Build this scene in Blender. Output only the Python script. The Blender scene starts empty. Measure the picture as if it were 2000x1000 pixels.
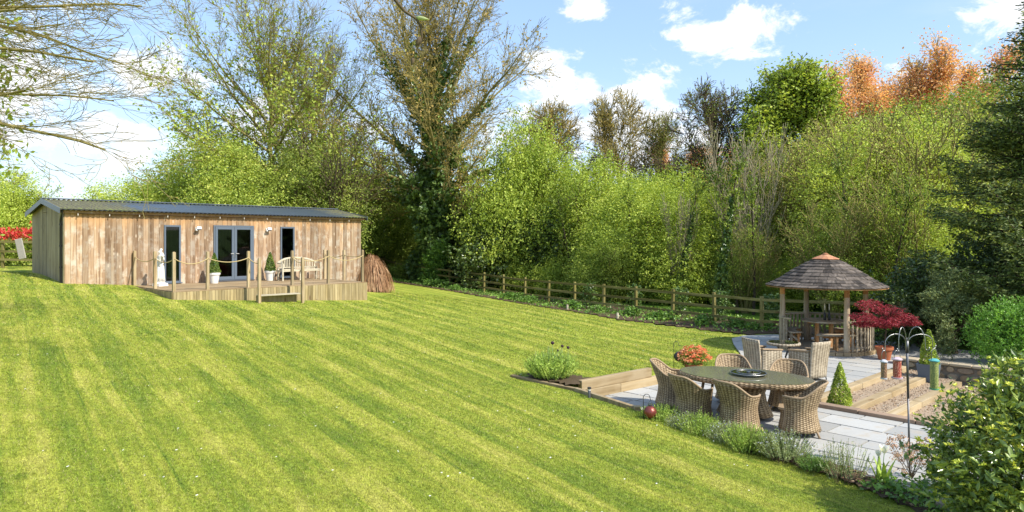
import bpy, math, random
import numpy as np
from mathutils import Vector, Matrix
random.seed(7)
S = bpy.context.scene
COL = S.collection
R = math.radians
PI = math.pi
# ------------------------------------------------------------------ camera
F = 1347.0; CZ = 3.1; HY = 470.0          # focal length in photo pixels, eye height, horizon row
cam_d = bpy.data.cameras.new('camera'); cam = bpy.data.objects.new('camera', cam_d); COL.objects.link(cam)
cam.location = (0, 0, CZ); cam.rotation_euler = (R(90), 0, 0)
cam_d.sensor_width = 36; cam_d.lens = 36 * F / 2000
cam_d.shift_y = -(500 - HY) / 2000
cam_d.clip_start = 0.05; cam_d.clip_end = 3000
S.camera = cam
S.view_settings.view_transform = 'Standard'; S.view_settings.look = 'None'
S.view_settings.gamma = 1; S.view_settings.use_curve_mapping = False
S.view_settings.exposure = 0.82
# ------------------------------------------------------------------ sun and sky
SUN_AZ = (0.84, -0.54); SUN_EL = R(44)
sd = bpy.data.lights.new('sun', 'SUN'); sd.energy = 4.1; sd.angle = R(0.5); sd.color = (1.0, 0.94, 0.83)
so = bpy.data.objects.new('sun', sd); COL.objects.link(so)
sv = Vector((SUN_AZ[0] * math.cos(SUN_EL), SUN_AZ[1] * math.cos(SUN_EL), math.sin(SUN_EL)))
so.rotation_euler = sv.to_track_quat('Z', 'Y').to_euler(); so.location = (20, -20, 30)

class NT:
    """small helper round a node tree"""
    def __init__(s, nt): s.nt = nt; nt.nodes.clear()
    def n(s, t, props=None, **ins):
        nd = s.nt.nodes.new('ShaderNode' + t)
        for k, v in (props or {}).items(): setattr(nd, k, v)
        for k, v in ins.items():
            key = int(k[1:]) if k[0] == 'i' and k[1:].isdigit() else k.replace('_', ' ')
            s.put(nd.inputs[key], v)
        return nd
    def put(s, sock, v):
        if isinstance(v, bpy.types.NodeSocket): s.nt.links.new(v, sock)
        elif isinstance(v, (tuple, list)) and len(v) == 3 and sock.type == 'RGBA': sock.default_value = (*v, 1)
        else: sock.default_value = v
    def math(s, op, a, b=0.0, c=0.0, clamp=False):
        return s.n('Math', {'operation': op, 'use_clamp': clamp}, i0=a, i1=b, i2=c).outputs[0]
    def vm(s, op, a, b=(0, 0, 0)):
        return s.n('VectorMath', {'operation': op}, i0=a, i1=b)
    def mix(s, f, a, b, blend='MIX'):
        return s.n('Mix', {'data_type': 'RGBA', 'blend_type': blend}, i0=f, i6=a, i7=b).outputs[2]
    def noise(s, v, sc, det=2.0, ro=0.5, dist=0.0):
        return s.n('TexNoise', None, Vector=v, Scale=sc, Detail=det, Roughness=ro, Distortion=dist).outputs[0]
    def ramp(s, f, stops, interp='LINEAR'):
        nd = s.n('ValToRGB', None, Fac=f); cr = nd.color_ramp; cr.interpolation = interp
        while len(cr.elements) < len(stops): cr.elements.new(0.5)
        for e, (p, c) in zip(cr.elements, stops):
            e.position = p; e.color = (*c, 1) if len(c) == 3 else c
        return nd.outputs[0]
    def mr(s, v, a, b, c=0.0, d=1.0, smooth=True):
        return s.n('MapRange', {'interpolation_type': 'SMOOTHSTEP' if smooth else 'LINEAR'}, i0=v, i1=a, i2=b, i3=c, i4=d).outputs[0]

w = bpy.data.worlds.new('World'); S.world = w; w.use_nodes = True
t = NT(w.node_tree)
sky = t.n('TexSky', {'sky_type': 'NISHITA', 'sun_disc': False, 'sun_elevation': SUN_EL,
                     'sun_rotation': math.atan2(SUN_AZ[0], SUN_AZ[1]), 'altitude': 60, 'air_density': 1.0,
                     'dust_density': 1.0, 'ozone_density': 1.6}).outputs[0]
tc = t.n('TexCoord').outputs['Generated']
dirn = t.vm('NORMALIZE', tc).outputs[0]
nz = t.noise(t.vm('MULTIPLY', dirn, (1, 1, 1.5)).outputs[0], 11.0, 9.0, 0.66, .3)
nz2 = t.noise(t.vm('MULTIPLY', dirn, (1, 1, 2.2)).outputs[0], 3.2, 7.0, 0.6)
blob = None
def pdir(px, py):
    return Vector(((px - 1000) / F, 1, (HY - py) / F)).normalized()
for px, py, rx, rz in ((1400, 72, .075, .036), (1340, 68, .035, .020), (1440, 40, .03, .03), (1180, 178, .10, .045), (1080, 190, .06, .05),
                       (1975, 22, .045, .04), (250, 130, .095, .038), (30, 265, .055, .03),
                       (560, 250, .10, .05), (1150, 20, .03, .02), (1180, 260, .14, .06), (-300, 150, .3, .12), (2400, 200, .3, .1)):
    c = pdir(px, py)
    dv = t.vm('SUBTRACT', dirn, tuple(c)).outputs[0]
    dv = t.vm('MULTIPLY', dv, (1 / rx, 1 / rx, 1 / rz)).outputs[0]
    ln = t.vm('LENGTH', dv).outputs['Value']
    g = t.mr(ln, 0.0, 1.9, 0.95, 0.0, False)
    blob = g if blob is None else t.math('MAXIMUM', blob, g)
cm = t.math('ADD', blob, t.math('MULTIPLY', t.math('SUBTRACT', nz, 0.5), 2.9))
cm = t.mr(cm, 0.42, 0.80)
# clouds over the rest of the dome, where the camera does not look, of the same make
yv = t.n('SeparateXYZ', None, Vector=dirn).outputs
rest = t.math('MULTIPLY', t.mr(nz2, 0.56, 0.70), t.mr(yv[1], 0.45, 0.25))
cm = t.math('MAXIMUM', cm, rest)
wisp = t.math('MULTIPLY', t.mr(t.noise(t.vm('MULTIPLY', dirn, (1, 1, 3.0)).outputs[0], 4.0, 6.0, 0.55), 0.45, 0.75), 0.30)
lowv = t.math('MULTIPLY', t.mr(yv[2], 0.0, 0.30, 1.0, 0.0), 0.28)
wisp = t.math('MAXIMUM', wisp, lowv)
cc = t.mix(t.math('MULTIPLY', t.noise(dirn, 5.0, 4.0), 0.5), (4.9, 5.0, 5.1), (3.4, 3.65, 4.1))
skyc = t.mix(0.40, sky, (2.1, 3.1, 4.7))
skyc = t.mix(wisp, skyc, (3.5, 3.85, 4.4))
skyc = t.mix(cm, skyc, cc)
bg = t.n('Background', None, Color=skyc, Strength=0.15)
t.nt.links.new(bg.outputs[0], t.n('OutputWorld').inputs[0])

# ------------------------------------------------------------------ helpers
def Wp(px, py, z=0.0):
    """point of the plane of height z that the photo shows at (px, py)"""
    d = (CZ - z) * F / (py - HY); return ((px - 1000) / F * d, d)
def Wd(px, d): return (px - 1000) / F * d
def Zd(py, d): return CZ - (py - HY) * d / F

def link(o, parent=None):
    COL.objects.link(o)
    if parent: o.parent = parent
    return o
def tag(o, label=None, cat=None, group=None, kind=None):
    if label: o['label'] = label
    if cat: o['category'] = cat
    if group: o['group'] = group
    if kind: o['kind'] = kind
    return o
def thing(name, label, cat, loc=(0, 0, 0), rz=0.0, group=None):
    o = bpy.data.objects.new(name, None); COL.objects.link(o)
    o.empty_display_size = 0.2
    o.location = loc; o.rotation_euler = (0, 0, rz)
    return tag(o, label, cat, group)
def kids(o): return [c for c in bpy.data.objects if c.parent == o]
KID = {}
def part(name, me, mat, parent=None, loc=None, rot=None, scale=None):
    if mat and not me.materials: me.materials.append(mat)
    o = bpy.data.objects.new(name, me); link(o, parent)
    if parent: KID.setdefault(parent.name, []).append(o)
    if loc: o.location = loc
    if rot: o.rotation_euler = rot
    if scale: o.scale = scale if isinstance(scale, (tuple, list)) else (scale,) * 3
    return o
def copy_tree(o, parent=None, first=True):
    c = o.copy(); COL.objects.link(c)
    if parent: c.parent = parent; KID.setdefault(parent.name, []).append(c)
    for ch in list(KID.get(o.name, [])): copy_tree(ch, c, False)
    return c
def dup(o, loc, rz=0.0, label=None, scale=None, group=None):
    c = copy_tree(o); c.location = loc; c.rotation_euler = (0, 0, rz)
    if scale is not None: c.scale = scale if isinstance(scale, (tuple, list)) else (scale,) * 3
    if label: c['label'] = label
    if group: c['group'] = group
    return c
def remat(root, name, mat):
    """give the parts called name of one copy another material without touching the shared mesh"""
    for ch in KID.get(root.name, []):
        if ch.name.split('.')[0] == name:
            ch.material_slots[0].link = 'OBJECT'; ch.material_slots[0].material = mat

def np_mesh(name, V, Fq, smooth=True, uv=None):
    """mesh from numpy arrays; every face has the same number of corners"""
    me = bpy.data.meshes.new(name)
    V = np.ascontiguousarray(V, dtype=np.float32).reshape(-1, 3); Fq = np.ascontiguousarray(Fq, dtype=np.int32)
    k = Fq.shape[1]
    me.vertices.add(len(V)); me.vertices.foreach_set('co', V.ravel())
    me.loops.add(Fq.size); me.loops.foreach_set('vertex_index', Fq.ravel())
    me.polygons.add(len(Fq)); me.polygons.foreach_set('loop_start', np.arange(0, Fq.size, k, dtype=np.int32))
    me.polygons.foreach_set('use_smooth', np.full(len(Fq), smooth))
    if uv is not None:
        l = me.uv_layers.new(name='UVMap'); l.data.foreach_set('uv', np.ascontiguousarray(uv[Fq.ravel()], dtype=np.float32).ravel())
    me.update(calc_edges=True)
    return me

class MB:
    def __init__(s): s.v = []; s.f = []; s.uv = []
    def add(s, vs, fs):
        b = len(s.v); s.v.extend(tuple(v) for v in vs); s.f.extend(tuple(i + b for i in f) for f in fs); return s
    def box(s, c, d, rz=0.0, rx=0.0, ry=0.0, taper=1.0):
        x, y, z = d[0] / 2, d[1] / 2, d[2] / 2
        M = Matrix.Translation(c) @ Matrix.Rotation(rz, 4, 'Z') @ Matrix.Rotation(ry, 4, 'Y') @ Matrix.Rotation(rx, 4, 'X')
        k = taper
        vs = [M @ Vector(p) for p in ((-x, -y, -z), (x, -y, -z), (x, y, -z), (-x, y, -z), (-x * k, -y * k, z), (x * k, -y * k, z), (x * k, y * k, z), (-x * k, y * k, z))]
        return s.add(vs, ((0, 3, 2, 1), (4, 5, 6, 7), (0, 1, 5, 4), (1, 2, 6, 5), (2, 3, 7, 6), (3, 0, 4, 7)))
    def bar(s, p, q, wd, ht, up=(0, 0, 1)):
        p = Vector(p); q = Vector(q); d = (q - p).normalized(); u = Vector(up)
        sd_ = d.cross(u)
        if sd_.length < 1e-4: sd_ = d.cross(Vector((1, 0, 0)))
        sd_.normalize(); u = sd_.cross(d).normalized(); a = sd_ * wd / 2; b = u * ht / 2
        vs = [p - a - b, p + a - b, p + a + b, p - a + b, q - a - b, q + a - b, q + a + b, q - a + b]
        return s.add(vs, ((0, 1, 2, 3), (7, 6, 5, 4), (0, 4, 5, 1), (1, 5, 6, 2), (2, 6, 7, 3), (3, 7, 4, 0)))
    def tube(s, pts, r, k=8, closed=False, sq=None):
        pts = [Vector(p) for p in pts]; n = len(pts)
        rs = r if isinstance(r, (list, tuple)) else [r] * n
        b = len(s.v); prev = None
        for i, p in enumerate(pts):
            if closed: d = pts[(i + 1) % n] - pts[i - 1]
            else: d = pts[min(i + 1, n - 1)] - pts[max(i - 1, 0)]
            if d.length < 1e-9: d = Vector((0, 0, 1))
            d.normalize()
            if prev is None:
                a = d.cross(Vector((0, 0, 1)))
                if a.length < .05: a = d.cross(Vector((1, 0, 0)))
            else: a = prev - d * prev.dot(d)
            a.normalize(); prev = a; c = d.cross(a)
            for j in range(k):
                th = 2 * PI * j / k
                s.v.append(tuple(p + (a * math.cos(th) + c * math.sin(th)) * rs[i]))
        m = n if closed else n - 1
        for i in range(m):
            for j in range(k):
                i2 = (i + 1) % n
                s.f.append((b + i * k + j, b + i * k + (j + 1) % k, b + i2 * k + (j + 1) % k, b + i2 * k + j))
        if not closed:
            s.f.append(tuple(b + j for j in range(k))[::-1]); s.f.append(tuple(b + (n - 1) * k + j for j in range(k)))
        return s
    def lathe(s, prof, c=(0, 0, 0), k=24, lump=0.0, sx=1.0, sy=1.0):
        b = len(s.v); n = len(prof)
        for i, (r, z) in enumerate(prof):
            for j in range(k):
                th = 2 * PI * j / k; rr = r * (1 + lump * math.sin(3 * th + i))
                s.v.append((c[0] + rr * math.cos(th) * sx, c[1] + rr * math.sin(th) * sy, c[2] + z))
        for i in range(n - 1):
            for j in range(k): s.f.append((b + i * k + j, b + i * k + (j + 1) % k, b + (i + 1) * k + (j + 1) % k, b + (i + 1) * k + j))
        if prof[0][0] > 1e-5: s.f.append(tuple(b + j for j in range(k))[::-1])
        if prof[-1][0] > 1e-5: s.f.append(tuple(b + (n - 1) * k + j for j in range(k)))
        return s
    def prism(s, poly, z0, z1):
        n = len(poly); a = sum(poly[i][0] * poly[(i + 1) % n][1] - poly[(i + 1) % n][0] * poly[i][1] for i in range(n))
        if a < 0: poly = poly[::-1]
        b = len(s.v); s.v += [(x, y, z0) for x, y in poly] + [(x, y, z1) for x, y in poly]
        s.f.append(tuple(b + i for i in range(n))[::-1]); s.f.append(tuple(b + n + i for i in range(n)))
        for i in range(n): j = (i + 1) % n; s.f.append((b + i, b + j, b + n + j, b + n + i))
        return s
    def mesh(s, name='part', smooth=False, auto=None):
        me = bpy.data.meshes.new(name); me.from_pydata(s.v, [], s.f); me.update()
        if smooth or auto: me.polygons.foreach_set('use_smooth', [True] * len(me.polygons))
        if auto: me.set_sharp_from_angle(angle=R(auto))
        return me
    def obj(s, name, mat, parent=None, smooth=False, auto=None, loc=None, rot=None, bev=0.0, scale=None):
        o = part(name, s.mesh(name, smooth, auto), mat, parent, loc, rot, scale)
        if bev:
            m = o.modifiers.new('bevel', 'BEVEL'); m.width = bev; m.segments = 2; m.limit_method = 'ANGLE'
        return o

# ------------------------------------------------------------------ materials
MATS = {}
def M_(name, fn):
    m = bpy.data.materials.new(name); m.use_nodes = True; nt = NT(m.node_tree); sh = fn(nt)
    o = nt.n('OutputMaterial'); nt.nt.links.new(sh, o.inputs[0]); MATS[name] = m; return m
def pr(t, col, rough=0.6, spec=0.4, normal=None, **kw):
    a = dict(Base_Color=col, Roughness=rough); a['Specular_IOR_Level'] = spec
    nd = t.n('BsdfPrincipled', None, Base_Color=col, Roughness=rough)
    nd.inputs['Specular IOR Level'].default_value = spec
    for k, v in kw.items(): t.put(nd.inputs[k.replace('_', ' ')], v)
    if normal is not None: t.put(nd.inputs['Normal'], normal)
    return nd.outputs[0]
def bump(t, h, st=0.4, dist=0.01):
    return t.n('Bump', None, Strength=st, Distance=dist, Height=h).outputs[0]
def objc(t, sc=(1, 1, 1), rnd=True):
    v = t.n('TexCoord').outputs['Object']
    v = t.vm('MULTIPLY', v, sc).outputs[0]
    if rnd:
        r = t.n('ObjectInfo').outputs['Random']
        v = t.vm('ADD', v, t.n('CombineXYZ', None, X=t.math('MULTIPLY', r, 37.0), Y=t.math('MULTIPLY', r, 91.0), Z=t.math('MULTIPLY', r, 53.0)).outputs[0]).outputs[0]
    return v
def wood(name, c1, c2, c3, axis='Z', fine=60.0, knots=0.0, rough=0.75, world=False, var=0.25, kc=(.12, .06, .03)):
    def fn(t):
        sc = {'Z': (1, 1, .06), 'X': (.06, 1, 1), 'Y': (1, .06, 1)}[axis]
        v = objc(t, sc); v0 = objc(t)
        g = t.noise(v, fine, 3, .6, .4); g2 = t.noise(v, fine * .18, 3, .5, 1.0); pt = t.noise(v0, 1.7, 3, .6)
        col = t.ramp(g2, ((.3, c1), (.52, c2), (.72, c3)))
        col = t.mix(t.mr(pt, .42, .7), col, t.mix(.5, col, c3))
        rnd = t.n('ObjectInfo').outputs['Random']
        br = t.math('ADD', 1 - var, t.math('MULTIPLY', rnd, 2 * var))
        gm = t.math('ADD', .8, t.math('MULTIPLY', g, .4))
        col = t.mix(1.0, col, t.n('CombineColor', None, i0=t.math('MULTIPLY', br, gm), i1=t.math('MULTIPLY', br, gm), i2=t.math('MULTIPLY', br, gm)).outputs[0], 'MULTIPLY')
        if knots:
            ksc = {'Z': (1, 1, .3), 'X': (.3, 1, 1), 'Y': (1, .3, 1)}[axis]
            vd = t.n('TexVoronoi', None, Vector=objc(t, ksc), Scale=knots).outputs['Distance']
            col = t.mix(t.mr(vd, .05, .16, .85, 0.0), col, kc)
        return pr(t, col, rough, .25, bump(t, t.math('ADD', g, g2), .35, .004))
    return M_(name, fn)
def plain(name, col, rough=.5, spec=.4, var=.12, sc=8.0, b=.1, **kw):
    def fn(t):
        v = t.n('TexCoord').outputs['Object']; n = t.noise(v, sc, 4, .6); n2 = t.noise(v, sc * 7, 3, .6)
        f = t.math('ADD', 1 - var, t.math('MULTIPLY', t.math('ADD', n, n2), var))
        c = t.mix(1.0, col, t.n('CombineColor', None, i0=f, i1=f, i2=f).outputs[0], 'MULTIPLY')
        return pr(t, c, rough, spec, bump(t, n2, b, .004), **kw)
    return M_(name, fn)
def leafm(name, stops, trans=.38, rough=.5, spec=.25, patch=.6, gain=1.52, grey=.10):
    """leaf colours vary from leaf to leaf, and from one bough to the next"""
    def fn(t):
        r = t.n('NewGeometry').outputs['Random Per Island']
        p = t.n('TexCoord').outputs['Object']
        n = t.noise(p, patch, 2, .5)
        f = t.math('ADD', t.math('MULTIPLY', r, .6), t.math('MULTIPLY', t.math('SUBTRACT', n, .5), 1.3))
        f = t.math('ADD', f, .2, clamp=True)
        k = len(stops)
        col = t.ramp(f, [(i / max(1, k - 1), tuple(min(.85, gain * ((1 - grey) * q + grey * (.25 * c[0] + .7 * c[1] + .05 * c[2]))) for q in c)) for i, c in enumerate(stops)])
        a = pr(t, col, rough, spec)
        tr = t.n('BsdfTranslucent', None, Color=t.mix(1.0, col, (1.2, 1.15, .62), 'MULTIPLY')).outputs[0]
        return t.n('MixShader', None, i0=trans, i1=a, i2=tr).outputs[0]
    return M_(name, fn)

def lawn_colour(t, blade=False):
    p = t.n('NewGeometry').outputs['Position']
    s_ = t.vm('DOT_PRODUCT', p, (.80, .60, 0)).outputs['Value']
    wob = t.math('MULTIPLY', t.math('SUBTRACT', t.noise(p, .22, 2), .5), .35)
    s2 = t.math('ADD', s_, wob)
    stripe = t.mr(t.math('SINE', t.math('MULTIPLY', s2, 2 * PI / .98)), -.45, .45)  # mowing stripes: light and dark of bent grass painted into the colour
    ln_ = t.mr(t.math('ABSOLUTE', t.math('SINE', t.math('MULTIPLY', s2, PI / .49))), .0, .16, 1.0, 0.0)
    along = t.vm('MULTIPLY', p, (1, 1, 0)).outputs[0]
    rot = t.n('VectorRotate', {'rotation_type': 'Z_AXIS'}, Vector=along, Angle=math.atan2(.6, .8) * -1).outputs[0]
    streak = t.mr(t.noise(t.vm('MULTIPLY', rot, (2.6, .20, 1)).outputs[0], 1.3, 5, .66), .40, .60)
    streak2 = t.noise(t.vm('MULTIPLY', rot, (7.0, .45, 1)).outputs[0], 1.3, 4, .6)
    pat = t.noise(p, 1.1, 6, .70)
    f = t.math('ADD', t.math('MULTIPLY', stripe, .23), t.math('MULTIPLY', streak, .34))
    f = t.math('ADD', f, .20)
    f = t.math('ADD', f, t.math('MULTIPLY', t.math('SUBTRACT', pat, .5), 1.1))
    f = t.math('ADD', f, t.math('MULTIPLY', t.math('SUBTRACT', streak2, .5), .8))
    f = t.math('SUBTRACT', f, t.math('MULTIPLY', ln_, t.math('MULTIPLY', t.mr(t.noise(t.vm('MULTIPLY', rot, (1.0, .35, 1)).outputs[0], 1.1, 4, .6), .45, .6), .42)), clamp=True)
    g = t.ramp(f, ((0, (.150, .225, .028)), (.35, (.245, .305, .036)), (.65, (.350, .380, .055)), (1, (.49, .47, .11))))
    straw = t.mr(t.noise(p, 2.6, 5, .7), .58, .72)
    g = t.mix(t.math('MULTIPLY', straw, .40), g, (.34, .32, .07))
    deep = t.mr(t.noise(t.vm('ADD', p, (31, 7, 0)).outputs[0], 1.7, 5, .7), .60, .70)
    g = t.mix(t.math('MULTIPLY', deep, .5), g, (.07, .14, .012))
    return g, p
def f_ground(t):
    g, p = lawn_colour(t)
    hf = t.noise(p, 60, 3, .7); mf = t.noise(p, 17, 4, .7); lf = t.noise(p, 5, 3, .6)
    k = t.math('ADD', .30, t.math('MULTIPLY', t.math('ADD', t.mr(hf, .35, .65), t.mr(mf, .35, .65)), .56))
    g = t.mix(1.0, g, t.n('CombineColor', None, i0=k, i1=k, i2=k).outputs[0], 'MULTIPLY')
    # rougher, darker ground outside the mown lawn, on the far side of the fence
    sfar = t.math('ADD', t.vm('DOT_PRODUCT', p, (.835, .55, 0)).outputs['Value'], -(8.5 * .835 + 23.9 * .55) + 0.6)
    rough = t.mr(sfar, -.2, .6)
    wild = t.ramp(t.noise(p, 1.3, 6, .7), ((.3, (.03, .06, .012)), (.5, (.10, .19, .02)), (.7, (.19, .30, .03))))
    g = t.mix(rough, g, wild)
    return pr(t, g, .85, .15, bump(t, t.math('ADD', t.math('ADD', hf, mf), lf), .8, .03))
M_('lawn', f_ground)
def f_blade(t):
    g, p = lawn_colour(t, True)
    r = t.n('NewGeometry').outputs['Random Per Island']
    k = t.math('ADD', .50, t.math('MULTIPLY', r, 1.15))
    g = t.mix(1.0, g, t.n('CombineColor', None, i0=k, i1=k, i2=t.math('MULTIPLY', k, 1.0)).outputs[0], 'MULTIPLY')
    g = t.mix(t.mr(r, .93, .94), g, (.45, .40, .17))
    a = pr(t, g, .5, .3); b = t.n('BsdfTranslucent', None, Color=g).outputs[0]
    return t.n('MixShader', None, i0=.35, i1=a, i2=b).outputs[0]
M_('grass_blade', f_blade)
def f_board(t):
    """larch boards, weathered silver in blotches, still orange where the eave keeps them dry"""
    v = objc(t, (1, 1, .055)); v0 = objc(t)
    g = t.noise(v, 55, 3, .6, .5); g2 = t.noise(v, 9, 3, .55, 1.2)
    col = t.ramp(g2, ((.28, (.150, .085, .045)), (.5, (.31, .205, .125)), (.72, (.44, .335, .225))))
    sil = t.noise(v0, 2.3, 4, .65)
    rnd = t.n('ObjectInfo').outputs['Random']
    col = t.mix(t.math('MULTIPLY', t.mr(sil, .45, .68), .85), col, (.43, .37, .295))
    pz = t.n('SeparateXYZ', None, Vector=t.n('NewGeometry').outputs['Position']).outputs[2]
    top = t.mr(t.math('ADD', pz, t.math('MULTIPLY', t.math('ADD', sil, rnd), .25)), 3.72, 4.15)
    col = t.mix(t.math('MULTIPLY', top, .6), col, (.42, .235, .095))
    red = t.mr(t.noise(v0, .9, 2, .5), .45, .7)
    col = t.mix(t.math('MULTIPLY', red, .15), col, (.34, .20, .10))
    br = t.math('ADD', .68, t.math('MULTIPLY', rnd, .55)); br = t.math('MULTIPLY', br, t.math('ADD', .75, t.math('MULTIPLY', g, .5)))
    col = t.mix(1.0, col, t.n('CombineColor', None, i0=br, i1=br, i2=br).outputs[0], 'MULTIPLY')
    vo = t.n('TexVoronoi', None, Vector=objc(t, (1, .2, .45)), Scale=5.5).outputs['Distance']
    col = t.mix(t.mr(vo, .04, .10, .9, 0), col, (.13, .07, .035))
    col = t.mix(t.math('MULTIPLY', t.mr(vo, .10, .2, .5, 0), 1), col, (.60, .50, .38))
    return pr(t, col, .75, .2, bump(t, t.math('ADD', g, g2), .4, .004))
M_('larch_board', f_board)
wood('side_board', (.17, .13, .065), (.27, .215, .12), (.35, .29, .18), 'Z', 55, 4.0)
wood('deck_wood', (.17, .11, .05), (.27, .19, .10), (.36, .28, .18), 'X', 50, 0)
wood('skirt_wood', (.20, .15, .065), (.31, .24, .12), (.37, .30, .17), 'Z', 50, 4.0)
wood('post_wood', (.20, .14, .07), (.32, .24, .13), (.40, .32, .20), 'Z', 50, 3.0)
wood('fence_wood', (.11, .095, .028), (.20, .17, .05), (.27, .235, .095), 'X', 40, 2.5)
wood('fence_post_wood', (.11, .095, .028), (.20, .17, .05), (.27, .235, .095), 'Z', 40, 0)
wood('sleeper_wood', (.22, .155, .075), (.35, .265, .15), (.42, .34, .22), 'X', 26, 2.6, kc=(.20, .12, .05), var=.12)
wood('old_sleeper', (.16, .11, .055), (.27, .20, .11), (.36, .29, .19), 'X', 30, 2.2, kc=(.10, .06, .03))
wood('gazebo_post', (.24, .17, .10), (.36, .28, .19), (.46, .39, .29), 'Z', 40, 2.5)
wood('gazebo_grey', (.19, .15, .10), (.30, .25, .18), (.40, .35, .27), 'X', 45, 0)
wood('gazebo_orange', (.30, .14, .05), (.42, .21, .08), (.47, .28, .14), 'Z', 45, 2.5)
wood('shingle_wood', (.034, .028, .023), (.066, .054, .045), (.14, .115, .095), 'Y', 40, 0, var=.55)
wood('shingle_cap', (.30, .12, .06), (.42, .19, .10), (.50, .27, .16), 'Y', 40, 0, var=.25)
wood('bench_wood', (.33, .29, .20), (.45, .40, .29), (.52, .47, .36), 'X', 45, 0)
wood('interior_wood', (.22, .11, .045), (.30, .16, .07), (.36, .21, .10), 'Z', 20, 0)
def f_roof(t):
    p = t.n('TexCoord').outputs['Object']
    n = t.noise(p, 1.1, 5, .6); n2 = t.noise(p, 14, 4, .65)
    col = t.mix(n2, (.035, .048, .06), (.075, .095, .115))
    x = t.n('SeparateXYZ', None, Vector=p).outputs
    edge = t.math('ADD', t.mr(x[0], 5.2, -.5), t.mr(x[0], 8.0, 12.0, 0, .75))
    moss = t.math('ADD', t.math('MULTIPLY', edge, 1.15), t.math('MULTIPLY', t.math('SUBTRACT', n, .5), 1.4))
    mossm = t.mr(moss, .25, .8)
    mc = t.mix(t.mr(n2, .4, .6), (.075, .065, .045), (.15, .15, .06))
    nearedge = t.mr(x[1], .35, -.15)
    mc = t.mix(t.math('MULTIPLY', nearedge, t.mr(t.noise(p, 5, 3), .45, .6)), mc, (.17, .21, .03))
    col = t.mix(mossm, col, mc)
    return pr(t, col, t.mr(mossm, 0, 1, .38, .9), .5, bump(t, n2, .3, .01))
M_('roof_sheet', f_roof)
plain('slate_metal', (.085, .105, .13), .4, .5); plain('black_plastic', (.012, .012, .014), .35, .5, .1)
plain('frame_grey', (.095, .12, .155), .4, .5, .05, 6, .03); plain('steel', (.30, .30, .29), .38, .5, .1, 20, .02, Metallic=1.0)
plain('bolt_metal', (.14, .14, .15), .45, .5, .1, 20, .02, Metallic=.8)
plain('white_lamp', (.70, .70, .68), .4); plain('white_bulb', (.55, .52, .45), .3); plain('rope', (.44, .34, .17), .9, .1, .3, 60, .6)
plain('statue_white', (.72, .70, .64), .7, .2, .12, 12, .3); plain('white_pot', (.68, .66, .61), .55, .3, .1, 9, .1)
plain('terracotta', (.36, .12, .055), .7, .2, .2, 9, .2); plain('lead_grey', (.10, .125, .155), .6, .4, .25, 7, .3)
plain('iron_dark', (.035, .032, .03), .5, .5, .2, 30, .2); plain('candle', (.75, .72, .62), .5)
plain('soil', (.085, .062, .038), .95, .1, .5, 20, .9); plain('bark', (.105, .080, .052), .9, .1, .4, 14, .8)
plain('bark_pale', (.30, .26, .17), .9, .1, .3, 10, .6); plain('bark_lichen', (.235, .20, .075), .9, .1, .4, 9, .7)
plain('bark_dark', (.055, .042, .030), .9, .1, .4, 12, .8); plain('joint', (.085, .062, .045), .95, .1, .4, 20, .5); plain('mortar', (.20, .18, .15), .95, .1, .3, 20, .5)
plain('brick_buff', (.36, .27, .16), .85, .1, .3, 14, .4); plain('sign_bleached', (.34, .31, .27), .8, .2, .5, 14, .3)
def f_glass(t):
    fr = t.n('Fresnel', None, IOR=1.5).outputs[0]
    g = t.n('BsdfGlossy', None, Color=(.9, .95, 1), Roughness=.02).outputs[0]
    tr = t.n('BsdfTransparent', None, Color=(.55, .6, .58)).outputs[0]
    return t.n('MixShader', None, i0=t.math('MULTIPLY', fr, .8), i1=tr, i2=g).outputs[0]
M_('window_glass', f_glass)
def f_clear(t):
    fr = t.n('Fresnel', None, IOR=1.5).outputs[0]
    g = t.n('BsdfGlossy', None, Color=(1, 1, 1), Roughness=.04).outputs[0]
    tr = t.n('BsdfTransparent', None, Color=(.86, .9, .88)).outputs[0]
    return t.n('MixShader', None, i0=t.math('ADD', fr, .1), i1=tr, i2=g).outputs[0]
M_('clear_glass', f_clear)
def f_stone(name, cols, sc=3.0, rough=.8, gain=1.0):
    def fn(t):
        v = objc(t); n = t.noise(v, sc, 5, .65); n2 = t.noise(v, sc * 9, 4, .7)
        r = t.n('ObjectInfo').outputs['Random']
        base = t.ramp(r, [(i / (len(cols) - 1), tuple(q * gain for q in c)) for i, c in enumerate(cols)])
        k = t.math('ADD', .72, t.math('MULTIPLY', t.math('ADD', n, n2), .28))
        c = t.mix(1.0, base, t.n('CombineColor', None, i0=k, i1=k, i2=k).outputs[0], 'MULTIPLY')
        c = t.mix(t.math('MULTIPLY', t.mr(n, .52, .72), .5), c, (.36, .30, .22))
        return pr(t, c, rough, .3, bump(t, t.math('ADD', n, n2), .3, .006))
    return M_(name, fn)
f_stone('slab_stone', ((.40, .40, .38), (.47, .46, .43), (.43, .42, .385), (.50, .50, .48), (.36, .36, .345), (.45, .445, .42)), gain=.82)
f_stone('wall_stone', ((.24, .17, .10), (.33, .25, .15), (.19, .14, .10), (.38, .30, .20), (.28, .22, .15)), 5)
f_stone('coping_stone', ((.36, .29, .19), (.42, .35, .25), (.32, .27, .19)), 4)
f_stone('kerb_stone', ((.27, .18, .12), (.33, .23, .16), (.24, .17, .12)), 4)
def f_peb(t):
    r = t.n('NewGeometry').outputs['Random Per Island']
    c = t.ramp(r, ((0, (.13, .085, .05)), (.25, (.27, .175, .10)), (.5, (.36, .28, .195)), (.75, (.21, .145, .095)), (1, (.46, .40, .31))))
    return pr(t, c, .7, .3)
M_('pebble', f_peb)
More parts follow.
